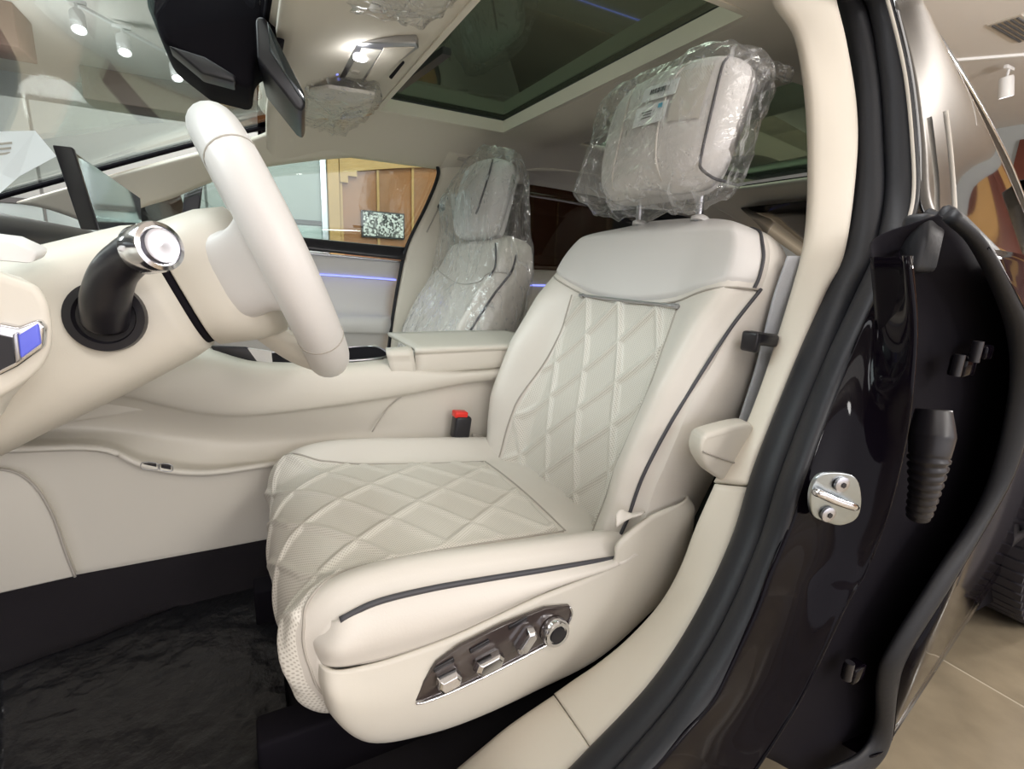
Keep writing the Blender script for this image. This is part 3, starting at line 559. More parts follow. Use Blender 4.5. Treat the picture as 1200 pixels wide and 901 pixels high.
class Seat:
    def __init__(s, yc, dx=0.0): s.yc = yc; s.dx = dx
    # ---- backrest: s along the lean, q = y - yc
    def W(s, t, q=0):
        if t > .40: u = min(.988, (t - .40) / .152); n = 3.4 if q < 0 else 2.3; return .262 * (1 - u ** n) ** (1 / n)
        return float(np.interp(t, [-.06, .0, .06, .14, .25, .40], [.215, .235, .252, .261, .264, .263]))
    def off(s, t, q):
        r = abs(q) / s.W(t, q)
        g = float(np.interp(t, [-.06, .0, .12, .25, .36, .43, .56], [.55, .75, 1, .92, .55, .12, .0]))
        o = .075 * sm(.50, .86, r) * g - .035 * sm(.88, 1.0, r) - .02 * g * sm(.0, .3, .3 - r) * 0
        o += .010 * sm(.28, .50, t) * (1 - min(1, r) ** 4) + .012 * math.exp(-((t - .12) / .1) ** 2) * (1 - min(1, r)) ** .5
        o -= .05 * sm(.50, .555, t)
        return o
    def B(s, t, q, o): return O_B + A_B * t + N_B * o + A(s.dx, s.yc + q, 0)
    def front(s, t, q, lift=0): return s.B(t, q, s.off(t, q) + lift)
    def back_body(s, parent, m):
        G = []
        for t in np.concatenate([np.linspace(-.06, .46, 40), (.47 + .0815 * np.sin(np.linspace(0, math.pi / 2, 22)))]):
            W = s.W(t, 1); Wn = s.W(t, -1); row = [s.front(t, (W if v > 0 else Wn) * math.sin(v * math.pi / 2)) for v in np.linspace(-1, 1, 41)]
            bk = float(np.interp(t, [-.06, .05, .25, .45, .52, .555], [-.10, -.115, -.125, -.105, -.09, -.06]))
            o1 = s.off(t, W)
            row += [s.B(t, W * 1.005, o1 * .65 + bk * .35), s.B(t, W * 1.0, o1 * .3 + bk * .7), s.B(t, W * .88, bk * .97)]
            row += [s.B(t, (W if q > 0 else Wn) * q, bk) for q in (.6, .2, -.2, -.6)]
            o1 = s.off(t, -Wn); row += [s.B(t, -Wn * .88, bk * .97), s.B(t, -Wn * 1.0, o1 * .3 + bk * .7), s.B(t, -Wn * 1.005, o1 * .65 + bk * .35)]
            G.append(row)
        return gridmesh('backrest', G, m, parent, cv=True, caps=True)
    def piping(s, name, tq, r, m, parent, lift=.001):
        return tube(name, [s.front(t, q, lift) for t, q in tq], r, m, parent, n=60, seg=8)
    def headrest(s, parent, m, c=.676, hh=.101, hw=.158, th=.050, fo=.035):
        G = []
        for v in np.linspace(-math.pi / 2, math.pi / 2, 26):
            row = []
            for u in np.linspace(0, 2 * math.pi, 56, endpoint=False):
                sg = lambda x, p: math.copysign(abs(x) ** p, x)
                q = sg(math.cos(v), .28) * sg(math.cos(u), .32) * hw; o = sg(math.cos(v), .4) * sg(math.sin(u), .6) * th; t = sg(math.sin(v), .42) * hh
                q *= 1 - .10 * sm(-.2, 1, -t / hh); o -= .03 * (q / hw) ** 2 * (o > 0) - .012 * (t / hh)
                row.append(s.B(c + t, q, fo + o - .01 * (t / hh) ** 2))
            G.append(row)
        return gridmesh('headrest', G, m, parent, cv=True, caps=True)
D = Seat(.745)
ds = thing('driver_seat', 'cream quilted leather driver seat with dark piping and side switches', 'car seat', (.3, .745, .40))
bk = D.back_body(ds, CREAM)
# quilted insert
def ins_edge(t): return float(np.interp(t, [.0, .06, .14, .22, .30, .38], [.17, .175, .172, .157, .148, .150]))
FB = [(.44, .014, .2, .1), (-.97, -.035, .2, .1)]
G = []
for t in np.linspace(-.03, .385, 150):
    e = ins_edge(t); row = []
    for q in np.linspace(-1, 1, 120):
        ed = sm(1.0, .955, abs(q)) * sm(.386, .376, t); row.append(D.front(t, q * e, -.004 + ed * (.006 + .0065 * quilt(t, q * e, FB, .006))))
    G.append(row)
gridmesh('quilted_insert', G, PERF, bk, uv=True)
for sg in (-1, 1): D.piping('insert_seam', [(t, sg * (ins_edge(t) + .001)) for t in np.linspace(-.02, .38, 12)], .0016, SEAM, bk, .0008)
# shoulder panel
def sh_low(q): return .376 + .052 * (abs(q) / .262) ** 2.0
G = []
for u in np.linspace(0, 1, 50):
    row = []
    for v in np.linspace(-1, 1, 80):
        q0 = v * .27; uu = math.sin(u * math.pi / 2); t = sh_low(q0) + uu * (.5508 - sh_low(q0)); q = v * (D.W(t, v) - .006); ed = sm(0, .05, u) * sm(1.0, .97, abs(v))
        row.append(D.front(t, q, -.004 + .009 * ed))
    G.append(row)
gridmesh('shoulder_panel', G, SHOULDER, bk)
tube('shoulder_seam', [D.front(sh_low(q) - .001, q, .001) for q in np.linspace(-.262, .262, 24)], .0016, SEAM, bk, n=60, seg=8)
D.piping('shoulder_piping', [(t, -(D.W(t, -1) - .006)) for t in (.538, .53, .518, .50, .475, .445, .424)], .0026, PIPE, bk, .002)
D.piping('shoulder_piping', [(t, D.W(t, 1) - .006) for t in (.535, .525, .51, .49, .465, .44, .424)], .0026, PIPE, bk, .002)
for sg in (-1, 1): D.piping('bolster_piping', [(.428, sg * .263), (.36, sg * .262), (.28, sg * .258), (.2, sg * .252), (.12, sg * .246), (.05, sg * .236), (.0, sg * .222), (-.03, sg * .21)], .0026, PIPE, bk, .002)
mb = [D.front(.381, q, .006) for q in (-.150, -.05, .03, .112)]
tube('metal_strip', mb, .0028, SATIN, bk, n=20, seg=8)
for p in (mb[0], mb[-1]): lathe('strip_end', p - A(0, .006, 0), (0, 1, 0), [(0, 0), (.0042, 0), (.0042, .012), (0, .012)], SATIN, bk, seg=14)
# flap at the lower near corner of the backrest
# cushion ---------------------------------------------------------------
CP = [(.085, .545), (.035, .552), (.012, .585), (.010, .625), (.030, .657), (.085, .674), (.18, .671), (.30, .659), (.42, .647), (.53, .635)]
CPc = cr([A(x, 0, z) for x, z in CP], 200)
Tn = np.gradient(CPc, axis=0); Tn /= np.linalg.norm(Tn, axis=1)[:, None]; Nn = np.stack([-Tn[:, 2], 0 * Tn[:, 0], Tn[:, 0]], 1)
CW = .257
def cush(u, y, lift=0, yc=.745):
    k = min(199, max(0, u * 199)); i = int(k); j = min(199, i + 1); fr = k - i
    p = CPc[i] * (1 - fr) + CPc[j] * fr; n = Nn[i] * (1 - fr) + Nn[j] * fr; r = abs(y) / CW
    am = float(np.interp(u, [0, .3, .5, .62, 1], [.2, .5, .85, 1, .9]))
    h = .034 * sm(.62, .87, r) * am - .024 * sm(.89, 1.0, r) + .006 * (1 - min(1, r / .6) ** 2)
    q = p + n * (h + lift); q[0] += .028 * min(1, r) ** 4 * (1 - sm(.35, .6, u)); q[1] = yc + y; return q
def ux(x): return float(np.interp(x, CPc[60:, 0], np.linspace(0, 1, 200)[60:]))
G = [[cush(u, y) for y in np.linspace(-CW, CW, 70)] for u in np.linspace(0, 1, 90)]
cu_ = gridmesh('cushion', G, CREAM, ds, solid=.01, offset=-1)
def cin(u):
    return float(np.interp(u, [0, .30, .42, .50, .56, .64, .75, 1], [.248, .246, .238, .215, .185, .168, .158, .150]))
FC = [(-1.4, .745 - .745 + .0, .2, .12), (.75, -.045, .2, .125)]
FC = [(-1.4, -.005, .2, .121), (.78, -.043, .2, .128)]
UR = ux(.415); G = []
for u in np.linspace(.02, UR, 190):
    e = cin(u); row = []
    for q in np.linspace(-1, 1, 170):
        y = q * e; p = cush(u, y); arc = p[0] if u > .45 else p[0] - (.45 - u) * .35
        rear = sm(UR, UR - .012, u + .03 * (1 - 0)) if False else sm(UR, UR - .01, u)
        ed = sm(1.0, .965, abs(q)) * rear; row.append(cush(u, y, -.004 + ed * (.007 + .0045 * quilt(arc, y, FC, .006))))
    G.append(row)
gridmesh('quilted_insert', G, PERF, cu_, uv=True)
for sg in (-1, 1): tube('insert_seam', [cush(u, sg * (cin(u) + .0015), .0008) for u in np.linspace(.05, UR, 30)], .0016, SEAM, cu_, n=80, seg=8)
tube('insert_seam', [cush(UR + .004, y, .0008) for y in np.linspace(-.155, .155, 10)], .0014, SEAM, cu_, n=30, seg=8)
# side strip under the piping
up_ = [cush(ux(x), -CW + .003, .0) for x in (.055, .10, .16, .23, .32, .43, .50)]
dn_ = pys([(385, 778), (430, 774), (486, 758), (545, 735), (630, 695), (712, 660), (722, 640)], .487)
md_ = [(a + b) / 2 + A(0, -.012, 0) for a, b in zip(up_, dn_)]
fr_ = [up_[0] + A(-.022, .03, -.02), md_[0] + A(-.025, .035, 0), dn_[0] + A(-.02, .04, 0)]
surf('side_strip', [[fr_[0]] + up_, [fr_[1]] + md_, [fr_[2]] + dn_], CREAM, cu_, nu=16, nv=60, solid=.006)
tube('side_piping', [p + A(0, -.003, .001) for p in up_[:]], .0036, PIPE, cu_, n=60, seg=8)
tube('lower_seam', [p + A(0, -.002, 0) for p in dn_], .0016, SEAM, cu_, n=50, seg=8)
up2 = [A(p[0], 2 * .745 - p[1], p[2]) for p in up_]; dn2 = [A(p[0], 2 * .745 - p[1], p[2]) for p in dn_]
surf('side_strip', [up2, [(a + b) / 2 + A(0, .012, 0) for a, b in zip(up2, dn2)], dn2], CREAM, cu_, nu=12, nv=40, solid=.006)
tube('side_piping', [cush(ux(x), CW - .006, .002) for x in (.05, .08, .12, .2, .3, .42, .5)], .003, PIPE, cu_, n=60, seg=8)
# base cover with the switch panel
tp_ = [(384, 783), (430, 779), (486, 762), (545, 739), (630, 699), (712, 664), (724, 636), (760, 606), (804, 584)]
bt_ = [(388, 832), (432, 867), (500, 858), (560, 838), (630, 806), (700, 770), (755, 722), (792, 680), (807, 608)]
T_ = pys(tp_, .482); B_ = pys(bt_, [.492, .487, .485, .485, .485, .487, .49, .493, .49])
M_ = [(a * .55 + b * .45) + A(0, -.012, 0) for a, b in zip(T_, B_)]
I_ = [b + A(0, .05, -.004) for b in B_]
def wrapf(row, dx, dy): return [row[0] + A(dx, dy, 0)] + row + [row[-1] + A(.01, .05, 0)]
bs_ = surf('base_cover', [wrapf(T_, -.012, .05), wrapf(M_, -.010, .05), wrapf(B_, .0, .05), wrapf(I_, .01, .05)], PLAST, ds, nu=26, nv=70, solid=.005)
box('seat_frame', (.30, .745, .545), (.42, .40, .14), BLACKM, ds, bevel=.01)
for sg in (-1, 1): box('seat_rail', (.32, .745 + sg * .16, .43), (.70, .05, .09), BLACKM, ds, bevel=.006)
# switch panel
pp = [(487, 822), (497, 800), (512, 778), (540, 758), (590, 733), (640, 713), (668, 710), (671, 717), (664, 735), (655, 747), (600, 776), (540, 805), (500, 821)]
sp = slab('switch_panel', pys(pp, .4680), (0, .006, 0), DARKCH, bs_, bevel=.001)
tube('chrome_edge', pys([(668, 711), (670, 720), (662, 738), (652, 749), (600, 777), (540, 806), (500, 822), (488, 824)], .4672), .0016, CHROME, bs_, n=60, seg=8)
def switch(q, w_, h_, tilt):
    c = PY(*q, .4610); d = A(math.cos(tilt), 0, math.sin(tilt)); R = frame(d, (-math.sin(tilt), 0, math.cos(tilt)))
    prof = [(-.5, 0), (-.36, -.5), (.36, -.5), (.5, 0), (.36, .5), (-.36, .5)]
    V = []
    for (dy, s_) in ((.009, .86), (.002, 1.0), (-.006, .90), (-.009, .70)):
        for (a, b) in prof: V.append(c + R @ (A(a * w_ * s_, 0, b * h_ * s_)) + A(0, dy, 0))
    n = 6; f = []
    for k in range(3): f += [(k * n + i, k * n + (i + 1) % n, (k + 1) * n + (i + 1) % n, (k + 1) * n + i) for i in range(n)]
    f += [tuple(range(n)), tuple(range(3 * n, 4 * n))]
    mk('seat_switch', np.array(V), f, CHROME, bs_, bevel=.0008, smooth=False)
    return c
switch((526, 797), .033, .020, .20); switch((573, 776), .042, .020, .20); switch((616, 750), .038, .017, .92)
for q in ((520, 779), (562, 757), (607, 730)):
    box('switch_shadow_bar', PY(*q, .4665), (.026, .003, .006), BLACKP, bs_, bevel=.001, R=frame((1, 0, .25), (0, 0, 1)))
kc = PY(648, 737, .4665)
lathe('lumbar_knob', kc, (0, -1, 0), [(0, 0), (.019, 0), (.019, .010), (.017, .013), (.013, .013), (.0125, .011), (0, .011)], CHROME, bs_, seg=36)
lathe('lumbar_knob_centre', kc + A(0, -.0112, 0), (0, -1, 0), [(0, 0), (.0115, 0), (.0105, .0022), (0, .0025)], BLACKP, bs_, seg=30)
# small lower flap of the backrest trim
surf('backrest_skirt', [pys([(722, 602), (728, 597), (740, 602), (756, 600)], .49), pys([(722, 618), (730, 612), (742, 606), (752, 602)], .482)], CREAM, bk, nu=5, nv=14, solid=.003)
# headrest, posts, bag, stickers
hd = D.headrest(ds, SHOULDER)
for q in (-.09, .062):
    p = D.B(.545, q, -.045); tube('headrest_post', [D.B(.52, q, -.04), D.B(.62, q, -.005)], .0065, SATIN, ds, n=8)
    lathe('post_collar', D.B(.542, q, -.036), A_B, [(0, 0), (.016, 0), (.017, .006), (.012, .010), (0, .010)], SHOULDER, ds, seg=24)
def hface(t, q, l=0):
    hh, hw, th = .101, .158, .050; sv = min(.999, abs(t / hh)) ** (1 / .42); cv = math.sqrt(1 - sv * sv); q_ = q / (1 - .10 * sm(-.2, 1, -t / hh))
    cu = min(.999, abs(q_) / (hw * cv ** .28)) ** (1 / .32); o = cv ** .4 * (1 - cu * cu) ** .3 * th
    return D.B(.676 + t, q, .035 + o - .03 * (q / hw) ** 2 + .012 * t / hh - .01 * (t / hh) ** 2 + l)
for q in (-.045, .055): tube('headrest_seam', [hface(t, q + .02 * (t / .108) ** 2 * (1 if q > 0 else -1), .0) for t in np.linspace(-.095, .095, 10)], .0018, CREAM, hd, n=30, seg=8)
tube('headrest_piping', [hface(t, -.132 + .010 * (t / .1) ** 2, .0) for t in np.linspace(.092, -.070, 12)] + [D.B(.676 - .084, -.138, .045), D.B(.676 - .088, -.143, .02), D.B(.676 - .084, -.147, -.005)], .0024, PIPE, hd, n=40, seg=8)
pq = [[hface(t, q, .0012) for q in np.linspace(-.062, -.118, 10)] for t in np.linspace(-.01, .072, 14)]
PERF2 = PERF.copy(); PERF2.name = 'perforated_patch_leather'; [setattr(n.inputs['Scale'], 'default_value', 330) for n in PERF2.node_tree.nodes if n.type == 'TEX_VORONOI']; [setattr(n.color_ramp.elements[0], 'color', (.22, .20, .18, 1)) for n in PERF2.node_tree.nodes if n.type == 'VALTORGB']
gridmesh('perforated_patch', pq, PERF2, hd, uv=True)
def sticker(name, label, c, wq, ht, bars):
    cq, ct = c; t = thing(name, label, 'sticker', tuple(hface(ct, cq, .004)))
    P = [hface(ct - ht, cq - wq, .004), hface(ct - ht, cq + wq, .004), hface(ct + ht, cq + wq, .004), hface(ct + ht, cq - wq, .004)]
    slab('label_sheet', P, N_B * .0008, PAPER, t, smooth=False)
    for (q0, q1, t0, t1, m_) in bars:
        Q = [hface(ct + a, cq + b, .0052) for a, b in ((t0, q0), (t0, q1), (t1, q1), (t1, q0))]
        slab('print_mark', Q, N_B * .0004, m_, t, smooth=False)
rnd = random.Random(3); bars = []; qx = -.022
while qx < .020:
    w_ = rnd.choice([.0012, .002, .0032]); bars.append((qx, qx + w_, -.0035, .0045, INK)); qx += w_ + rnd.choice([.0012, .002])
sticker('barcode_sticker', 'white barcode sticker, upper of two on the wrapped driver headrest', (-.030, .045), .038, .013, bars)
bars = [(-.006, .018, .0035, .005, INK), (-.006, .014, -.001, .0003, INK), (-.006, .017, -.006, -.0047, INK), (-.026, -.018, .006, .013, CYAN)]
sticker('info_sticker', 'white printed sticker, lower of two on the wrapped driver headrest', (-.022, .008), .036, .016, bars)
def bag(name, label, seat, c, hh, hw, th, fo, amp, tail, seed):
    G = []
    for v in np.linspace(-math.pi / 2, math.pi / 2, 70):
        row = []
        for u in np.linspace(0, 2 * math.pi, 130, endpoint=False):
            sg = lambda x, p: math.copysign(abs(x) ** p, x)
            q = sg(math.cos(v), .3) * sg(math.cos(u), .4) * hw; o = sg(math.cos(v), .4) * sg(math.sin(u), .7) * th; t = sg(math.sin(v), .45) * hh
            p = seat.B(c + t, q, fo + o)
            nz = noise.noise_vector(Vector(p * 17 + seed)) * 1.0; n2 = noise.noise_vector(Vector(p * 55 + seed)) * .45
            k = 1 + tail * sm(-.5, -1, t / hh); row.append(p + A(*(nz + n2)) * amp * k)
        G.append(row)
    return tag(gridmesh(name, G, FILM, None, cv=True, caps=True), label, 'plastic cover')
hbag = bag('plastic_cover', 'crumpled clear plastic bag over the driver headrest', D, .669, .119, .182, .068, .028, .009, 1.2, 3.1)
# bag tail gathered at the near upper corner and below
tg = []
for k, u in enumerate(np.linspace(0, 1, 14)):
    c = D.B(.782 - .006 * u, -.125 - .045 * u, .0 - .04 * u); r = .026 * (1 - .35 * u)
    tg.append([c + A(0, 0, 1) * r * .55 * math.sin(a) + A(.6, .4, 0) * r * math.cos(a) + .006 * A(*noise.noise_vector(Vector((a * 2, u * 6, 1)))) for a in np.linspace(0, 2 * math.pi, 24, endpoint=False)])
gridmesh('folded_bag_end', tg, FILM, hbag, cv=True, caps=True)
# ---- passenger seat ------------------------------------------------------
Pn = Seat(1.505, -.01)
ps = thing('passenger_seat', 'cream passenger seat wrapped in clear plastic beyond the centre console', 'car seat', (.32, 1.505, .40))
b2 = Pn.back_body(ps, CREAM); Pn.headrest(ps, SHOULDER, c=.632, hh=.112, hw=.155, th=.055, fo=.03)
G = [[cush(u, y, 0, 1.505) for y in np.linspace(-CW, CW, 30)] for u in np.linspace(0, 1, 40)]
gridmesh('cushion', G, CREAM, ps, solid=.01, offset=-1)
box('seat_base', (.31, 1.505, .50), (.40, .46, .22), PLAST, ps, bevel=.02)
for sg in (-1, 1): Pn.piping('bolster_piping', [(.48, sg * (Pn.W(.48, sg) - .004)), (.43, sg * .257), (.36, sg * .262), (.28, sg * .258), (.2, sg * .252), (.12, sg * .246), (.05, sg * .236)], .0034, PIPE, b2, .002)
tube('headrest_piping', [Pn.B(.640 + t, -.125 + .010 * (t / .1) ** 2, .074) for t in np.linspace(-.075, .085, 12)], .003, PIPE, ps, n=40, seg=8)
tube('shoulder_seam', [Pn.front(sh_low(q) - .001, q, .001) for q in np.linspace(-.262, .262, 24)], .0016, SEAM, b2, n=60, seg=8)
tube('shoulder_line', [Pn.front(.50 - .10 * u, -.175 - .06 * math.sin(u * 1.5), .003) for u in np.linspace(0, 1, 8)], .0026, PIPE, b2, n=30, seg=8)
st2 = thing('seat_sticker', 'small white sticker on the wrapped passenger headrest', 'sticker', tuple(Pn.B(.66, .0, .10)))
for dt_ in (0, -.05): slab('label_sheet', [Pn.B(.675 + dt_ + a, -.015 + b, .102) for a, b in ((-.02, -.016), (-.02, .016), (.02, .016), (.02, -.016))], N_B * .0008, PAPER, st2, smooth=False)
G = []
for t in np.linspace(.0, .775, 110):
    W = float(np.interp(t, [0, .3, .45, .53, .60, .72, .765, .775], [.275, .285, .285, .26, .225, .19, .16, .07])); fo = float(np.interp(t, [0, .2, .4, .53, .62, .77], [.085, .095, .06, .075, .115, .08])); bo_ = float(np.interp(t, [0, .4, .55, .72, .775], [-.15, -.14, -.09, -.05, .0]))
    row = []
    for u in np.linspace(0, 2 * math.pi, 130, endpoint=False):
        sg = lambda x, p: math.copysign(abs(x) ** p, x)
        q = W * sg(math.cos(u), .6); o = (fo + bo_) / 2 + (fo - bo_) / 2 * sg(math.sin(u), .7); p = Pn.B(t, q, o)
        nz = noise.noise_vector(Vector((p[0] * 14, p[1] * 14, p[2] * 6))) + noise.noise_vector(Vector((p[0] * 50, p[1] * 50, p[2] * 16))) * .5
        row.append(p + A(*nz) * .012)
    G.append(row)
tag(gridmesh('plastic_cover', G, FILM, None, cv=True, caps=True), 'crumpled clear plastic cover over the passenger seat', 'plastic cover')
# belt buckle of the driver seat
bu = thing('belt_buckle', 'black seat belt buckle with a red button between driver seat and console', 'buckle', tuple(PY(541, 516, .985)))
R_ = frame((1, 0, -.12), (.1, 0, 1))
box('body', PY(540, 500, .985), (.038, .03, .052), BLACKP, bu, bevel=.006, R=R_)
box('button', PY(539, 485, .985), (.030, .024, .014), RED, bu, bevel=.003, R=R_)
tube('stalk', [PY(542, 510, .985), PY(546, 540, .985), PY(550, 575, .985)], .010, BLACKP, bu, n=12)
# ================================================================== dashboard, wheel, console, mat
YS = .745
da = thing('dashboard', 'cream dashboard with padded lower panel and dark top on the driver side', 'dashboard', (-.35, .95, .75))
AX = A(.92, 0, .386); AX /= np.linalg.norm(AX); UPW = A(-AX[2], 0, AX[0])
WC = A(.032, YS, 1.055)
# steering wheel
sw = thing('steering_wheel', 'cream leather steering wheel seen edge on from the driver door', 'steering wheel', tuple(WC - UPW * .2))
RW = .152
tube('rim', [WC + RW * (math.cos(a) * A(0, -1, 0) + math.sin(a) * UPW) for a in np.linspace(0, 2 * math.pi, 36, endpoint=False)], .0265, SHOULDER, sw, n=120, seg=20, closed=True)
for sg in (1, -1):
    a = math.radians(42 * sg); c = WC + RW * (math.cos(a) * A(0, -1, 0) + math.sin(a) * UPW); tdir = -math.sin(a) * A(0, -1, 0) + math.cos(a) * UPW
    lathe('rim_seam', c - tdir * .0009, tdir, [(.025, 0), (.0271, .0), (.0271, .0018), (.025, .0018)], SEAM, sw, seg=30)
# airbag hub, dished forward of the rim
def hubrow(d, hy, hu, du, n=40):
    c = WC - AX * d + UPW * du; return [c + A(0, 1, 0) * hy * math.copysign(abs(math.cos(t)) ** .55, math.cos(t)) + UPW * hu * math.copysign(abs(math.sin(t)) ** .55, math.sin(t)) for t in np.linspace(0, 2 * math.pi, n, endpoint=False)]
hb = [hubrow(.106, .107, .072, -.002), hubrow(.104, .110, .075, -.002), hubrow(.06, .112, .082, -.008), hubrow(.03, .105, .080, -.012), hubrow(.016, .08, .06, -.012), hubrow(.012, .02, .02, -.012)]
gridmesh('airbag_hub', hb, PLAST, sw, cv=True, caps=True)
for sg in (1, -1):
    G = []
    for (yy, d, du, hu, ha) in ((.070, .062, -.008, .052, .040), (.095, .052, -.008, .050, .034), (.115, .038, -.008, .047, .027), (.132, .022, -.006, .050, .022), (.150, .006, -.004, .062, .020), (.158, .0, -.004, .066, .016)):
        c = WC + A(0, -sg * yy, 0) - AX * d + UPW * du
        G.append([c + UPW * hu * math.copysign(abs(math.sin(t)) ** .7, math.sin(t)) + AX * ha * math.copysign(abs(math.cos(t)) ** .7, math.cos(t)) for t in np.linspace(0, 2 * math.pi, 32, endpoint=False)])
    G = np.array(G); G = np.stack([cr(G[:, j], 24) for j in range(32)], 1); gridmesh('spoke', G, SHOULDER, sw, cv=True, caps=True)
    c = WC + A(0, -sg * .118, 0) - AX * .008 + UPW * .01
    tube('spoke_button_edge', [c + UPW * .016 * math.sin(t) + A(0, .014 * math.cos(t), 0) for t in np.linspace(0, 2 * math.pi, 16, endpoint=False)], .0012, GREYTRIM, sw, n=30, seg=6, closed=True)
surf('spoke', [[WC + A(0, y, 0) - AX * .06 - UPW * .07 for y in (-.04, 0, .04)], [WC + A(0, y, 0) - AX * .035 - UPW * .12 for y in (-.035, 0, .035)], [WC + A(0, y, 0) - AX * .01 - UPW * .15 for y in (-.03, 0, .03)]], PLAST, sw, nu=12, nv=8, solid=.03, offset=0)
# steering column
cs = thing('steering_column', 'cream steering column shroud in front of the wheel', 'steering column', tuple(WC - AX * .25 - UPW * .12))
def colrow(d, hy, hu, du, p=.5, n=48):
    c = WC - AX * d + UPW * du; return [c + A(0, 1, 0) * hy * math.copysign(abs(math.cos(t)) ** p, math.cos(t)) + UPW * hu * math.copysign(abs(math.sin(t)) ** p, math.sin(t)) for t in np.linspace(0, 2 * math.pi, n, endpoint=False)]
cb = [colrow(.113, .07, .05, 0), colrow(.114, .122, .074, 0), colrow(.13, .128, .078, 0), colrow(.20, .135, .084, -.002), colrow(.30, .15, .090, -.003), colrow(.42, .16, .10, -.005), colrow(.46, .12, .08, -.01)]
gridmesh('shroud', cb, PLAST, cs, cv=True, caps=True)
gridmesh('gap_ring', [colrow(.104, .09, .06, 0), colrow(.108, .108, .070, 0), colrow(.114, .108, .07, 0)], BLACKM, cs, cv=True, caps=True)
# stalk
sk = thing('gear_stalk', 'black column stalk with a chrome end knob', 'gear selector', tuple(PY(125, 392, .60)))
rc = PY(125, 371, .607)
lathe('base_ring', rc, (-.15, -1, .1), [(0, -.01), (.030, -.01), (.034, .0), (.033, .006), (.026, .006), (.024, .002), (0, .002)], BLACKP, sk, seg=40)
sp_ = [PY(124, 376, .605), PY(124, 352, .588), PY(133, 322, .572), PY(150, 303, .558), PY(168, 293, .548)]
tube('lever', sp_, [.019, .0195, .018, .017, .018], BLACKP, sk, n=40, seg=20)
kd = PY(206, 284, .515) - PY(168, 293, .548); kd /= np.linalg.norm(kd); kb = PY(166, 293.5, .549)
lathe('end_knob', kb, kd, [(0, 0), (.0195, 0), (.021, .003), (.0215, .022), (.0205, .026), (.017, .027), (.0165, .025), (0, .025)], CHROME, sk, seg=40)
lathe('end_button', kb + kd * .0252, kd, [(0, 0), (.0155, 0), (.0145, .004), (.010, .0045), (0, .0025)], mat('brushed_knob', (.36, .36, .39), .30, metal=1), sk, seg=36)
# lower dash pad
kr = []
for (x, zt, zb, ynear) in ((-.60, 1.0, .86, .40), (-.45, 1.03, .88, .40), (-.34, 1.04, .895, .42), (-.27, 1.035, .91, .44), (-.215, 1.01, .925, .46), (-.192, .99, .935, .475), (-.182, .975, .95, .50)):
    kr.append([A(x, ynear + .02, zb - .03), A(x, ynear, zb), A(x, ynear - .005, (zt + zb) / 2), A(x, ynear + .02, zt - .01), A(x, ynear + .06, zt), A(x, .70, zt + .01), A(x, 1.0, zt), A(x, 1.8, zt), A(x, 1.82, (zt + zb) / 2), A(x, 1.8, zb), A(x, 1.0, zb), A(x, .7, zb), A(x, ynear + .06, zb - .02)])
G = np.array([cr(r, 80, True) for r in kr]); G = np.stack([cr(G[:, j], 40) for j in range(80)], 1)
gridmesh('lower_pad', G, PLAST, da, cv=True, caps=True)
# dark upper deck under the windscreen
dk = []
for x, z in ((-.95, 1.045), (-.7, 1.07), (-.45, 1.085), (-.32, 1.085), (-.285, 1.07), (-.275, 1.03)):
    dk.append([A(x, y, z + dz) for y, dz in ((.44, -.02), (.6, 0), (.9, .005), (1.1, .005), (1.5, 0), (1.80, -.02))])
surf('upper_deck', dk, BLACKP, da, nu=30, nv=30, solid=.01)
# vent at the near end
slab('vent_pod', pys([(-60, 322), (30, 330), (54, 348), (62, 380), (60, 412), (42, 440), (0, 468), (-60, 492)], .447), (-.036, .10, 0), PLAST, da, bevel=.006, smooth_n=40)
vv = [(-4, 378), (20, 383), (44, 374), (52, 384), (50, 408), (20, 430), (-4, 442)]
slab('vent_frame', pys(vv, .44), (0, .012, 0), CHROME, da, bevel=.002)
slab('vent_dark', pys([(-4, 392), (14, 396), (18, 425), (-4, 436)], .438), (0, .004, 0), BLACKP, da)
slab('vent_light_panel', pys([(21, 393), (44, 379), (47, 403), (24, 420)], .437), (0, .004, 0), BLUELCD, da, bevel=.001)
slab('vent_blade', pys([(14, 392), (20, 389), (24, 422), (18, 426)], .436), (0, .01, 0), SATIN, da, bevel=.001)
# centre display
dsx = thing('dash_display', 'dark thin upright display screen on the dashboard left of the wheel', 'display', (-.2, 1.15, 1.07))
q = [PX(84, 176, -.2), PX(114, 270, -.2), PX(166, 264, -.2), PX(164, 232, -.2)]
slab('panel', q, (-.014, 0, .0), BLACKP, dsx, bevel=.002)
slab('screen', [a + (np.mean(q, 0) - a) * .04 + A(.0008, 0, 0) for a in q], (.001, 0, 0), SCREEN, dsx)
slab('near_edge', [q[0] + A(.003, -.008, .003), q[1] + A(.003, -.008, 0), q[1] + A(-.018, -.008, 0), q[0] + A(-.018, -.008, .003)], (0, .012, 0), BLACKP, dsx, bevel=.002)
pt = thing('paper_sheet', 'white printed paper sheet propped against the windscreen at the left edge', 'paper', tuple(PY(20, 225, 1.16)))
slab('sheet', [PY(-40, 158, 1.14), PY(0, 154, 1.16), PY(41, 153, 1.18), PY(66, 183, 1.18), PY(22, 207, 1.16), PY(0, 226, 1.14), PY(-40, 256, 1.12)], (0, .0012, 0), PAPER, pt, smooth=False)
for k in range(5): slab('print_line', [PY(-6, 168 + 6 * k, 1.150), PY(14 - k, 166 + 6 * k, 1.160), PY(14 - k, 168.5 + 6 * k, 1.160), PY(-6, 170.5 + 6 * k, 1.150)], (0, .0006, 0), GREYTRIM, pt, smooth=False)
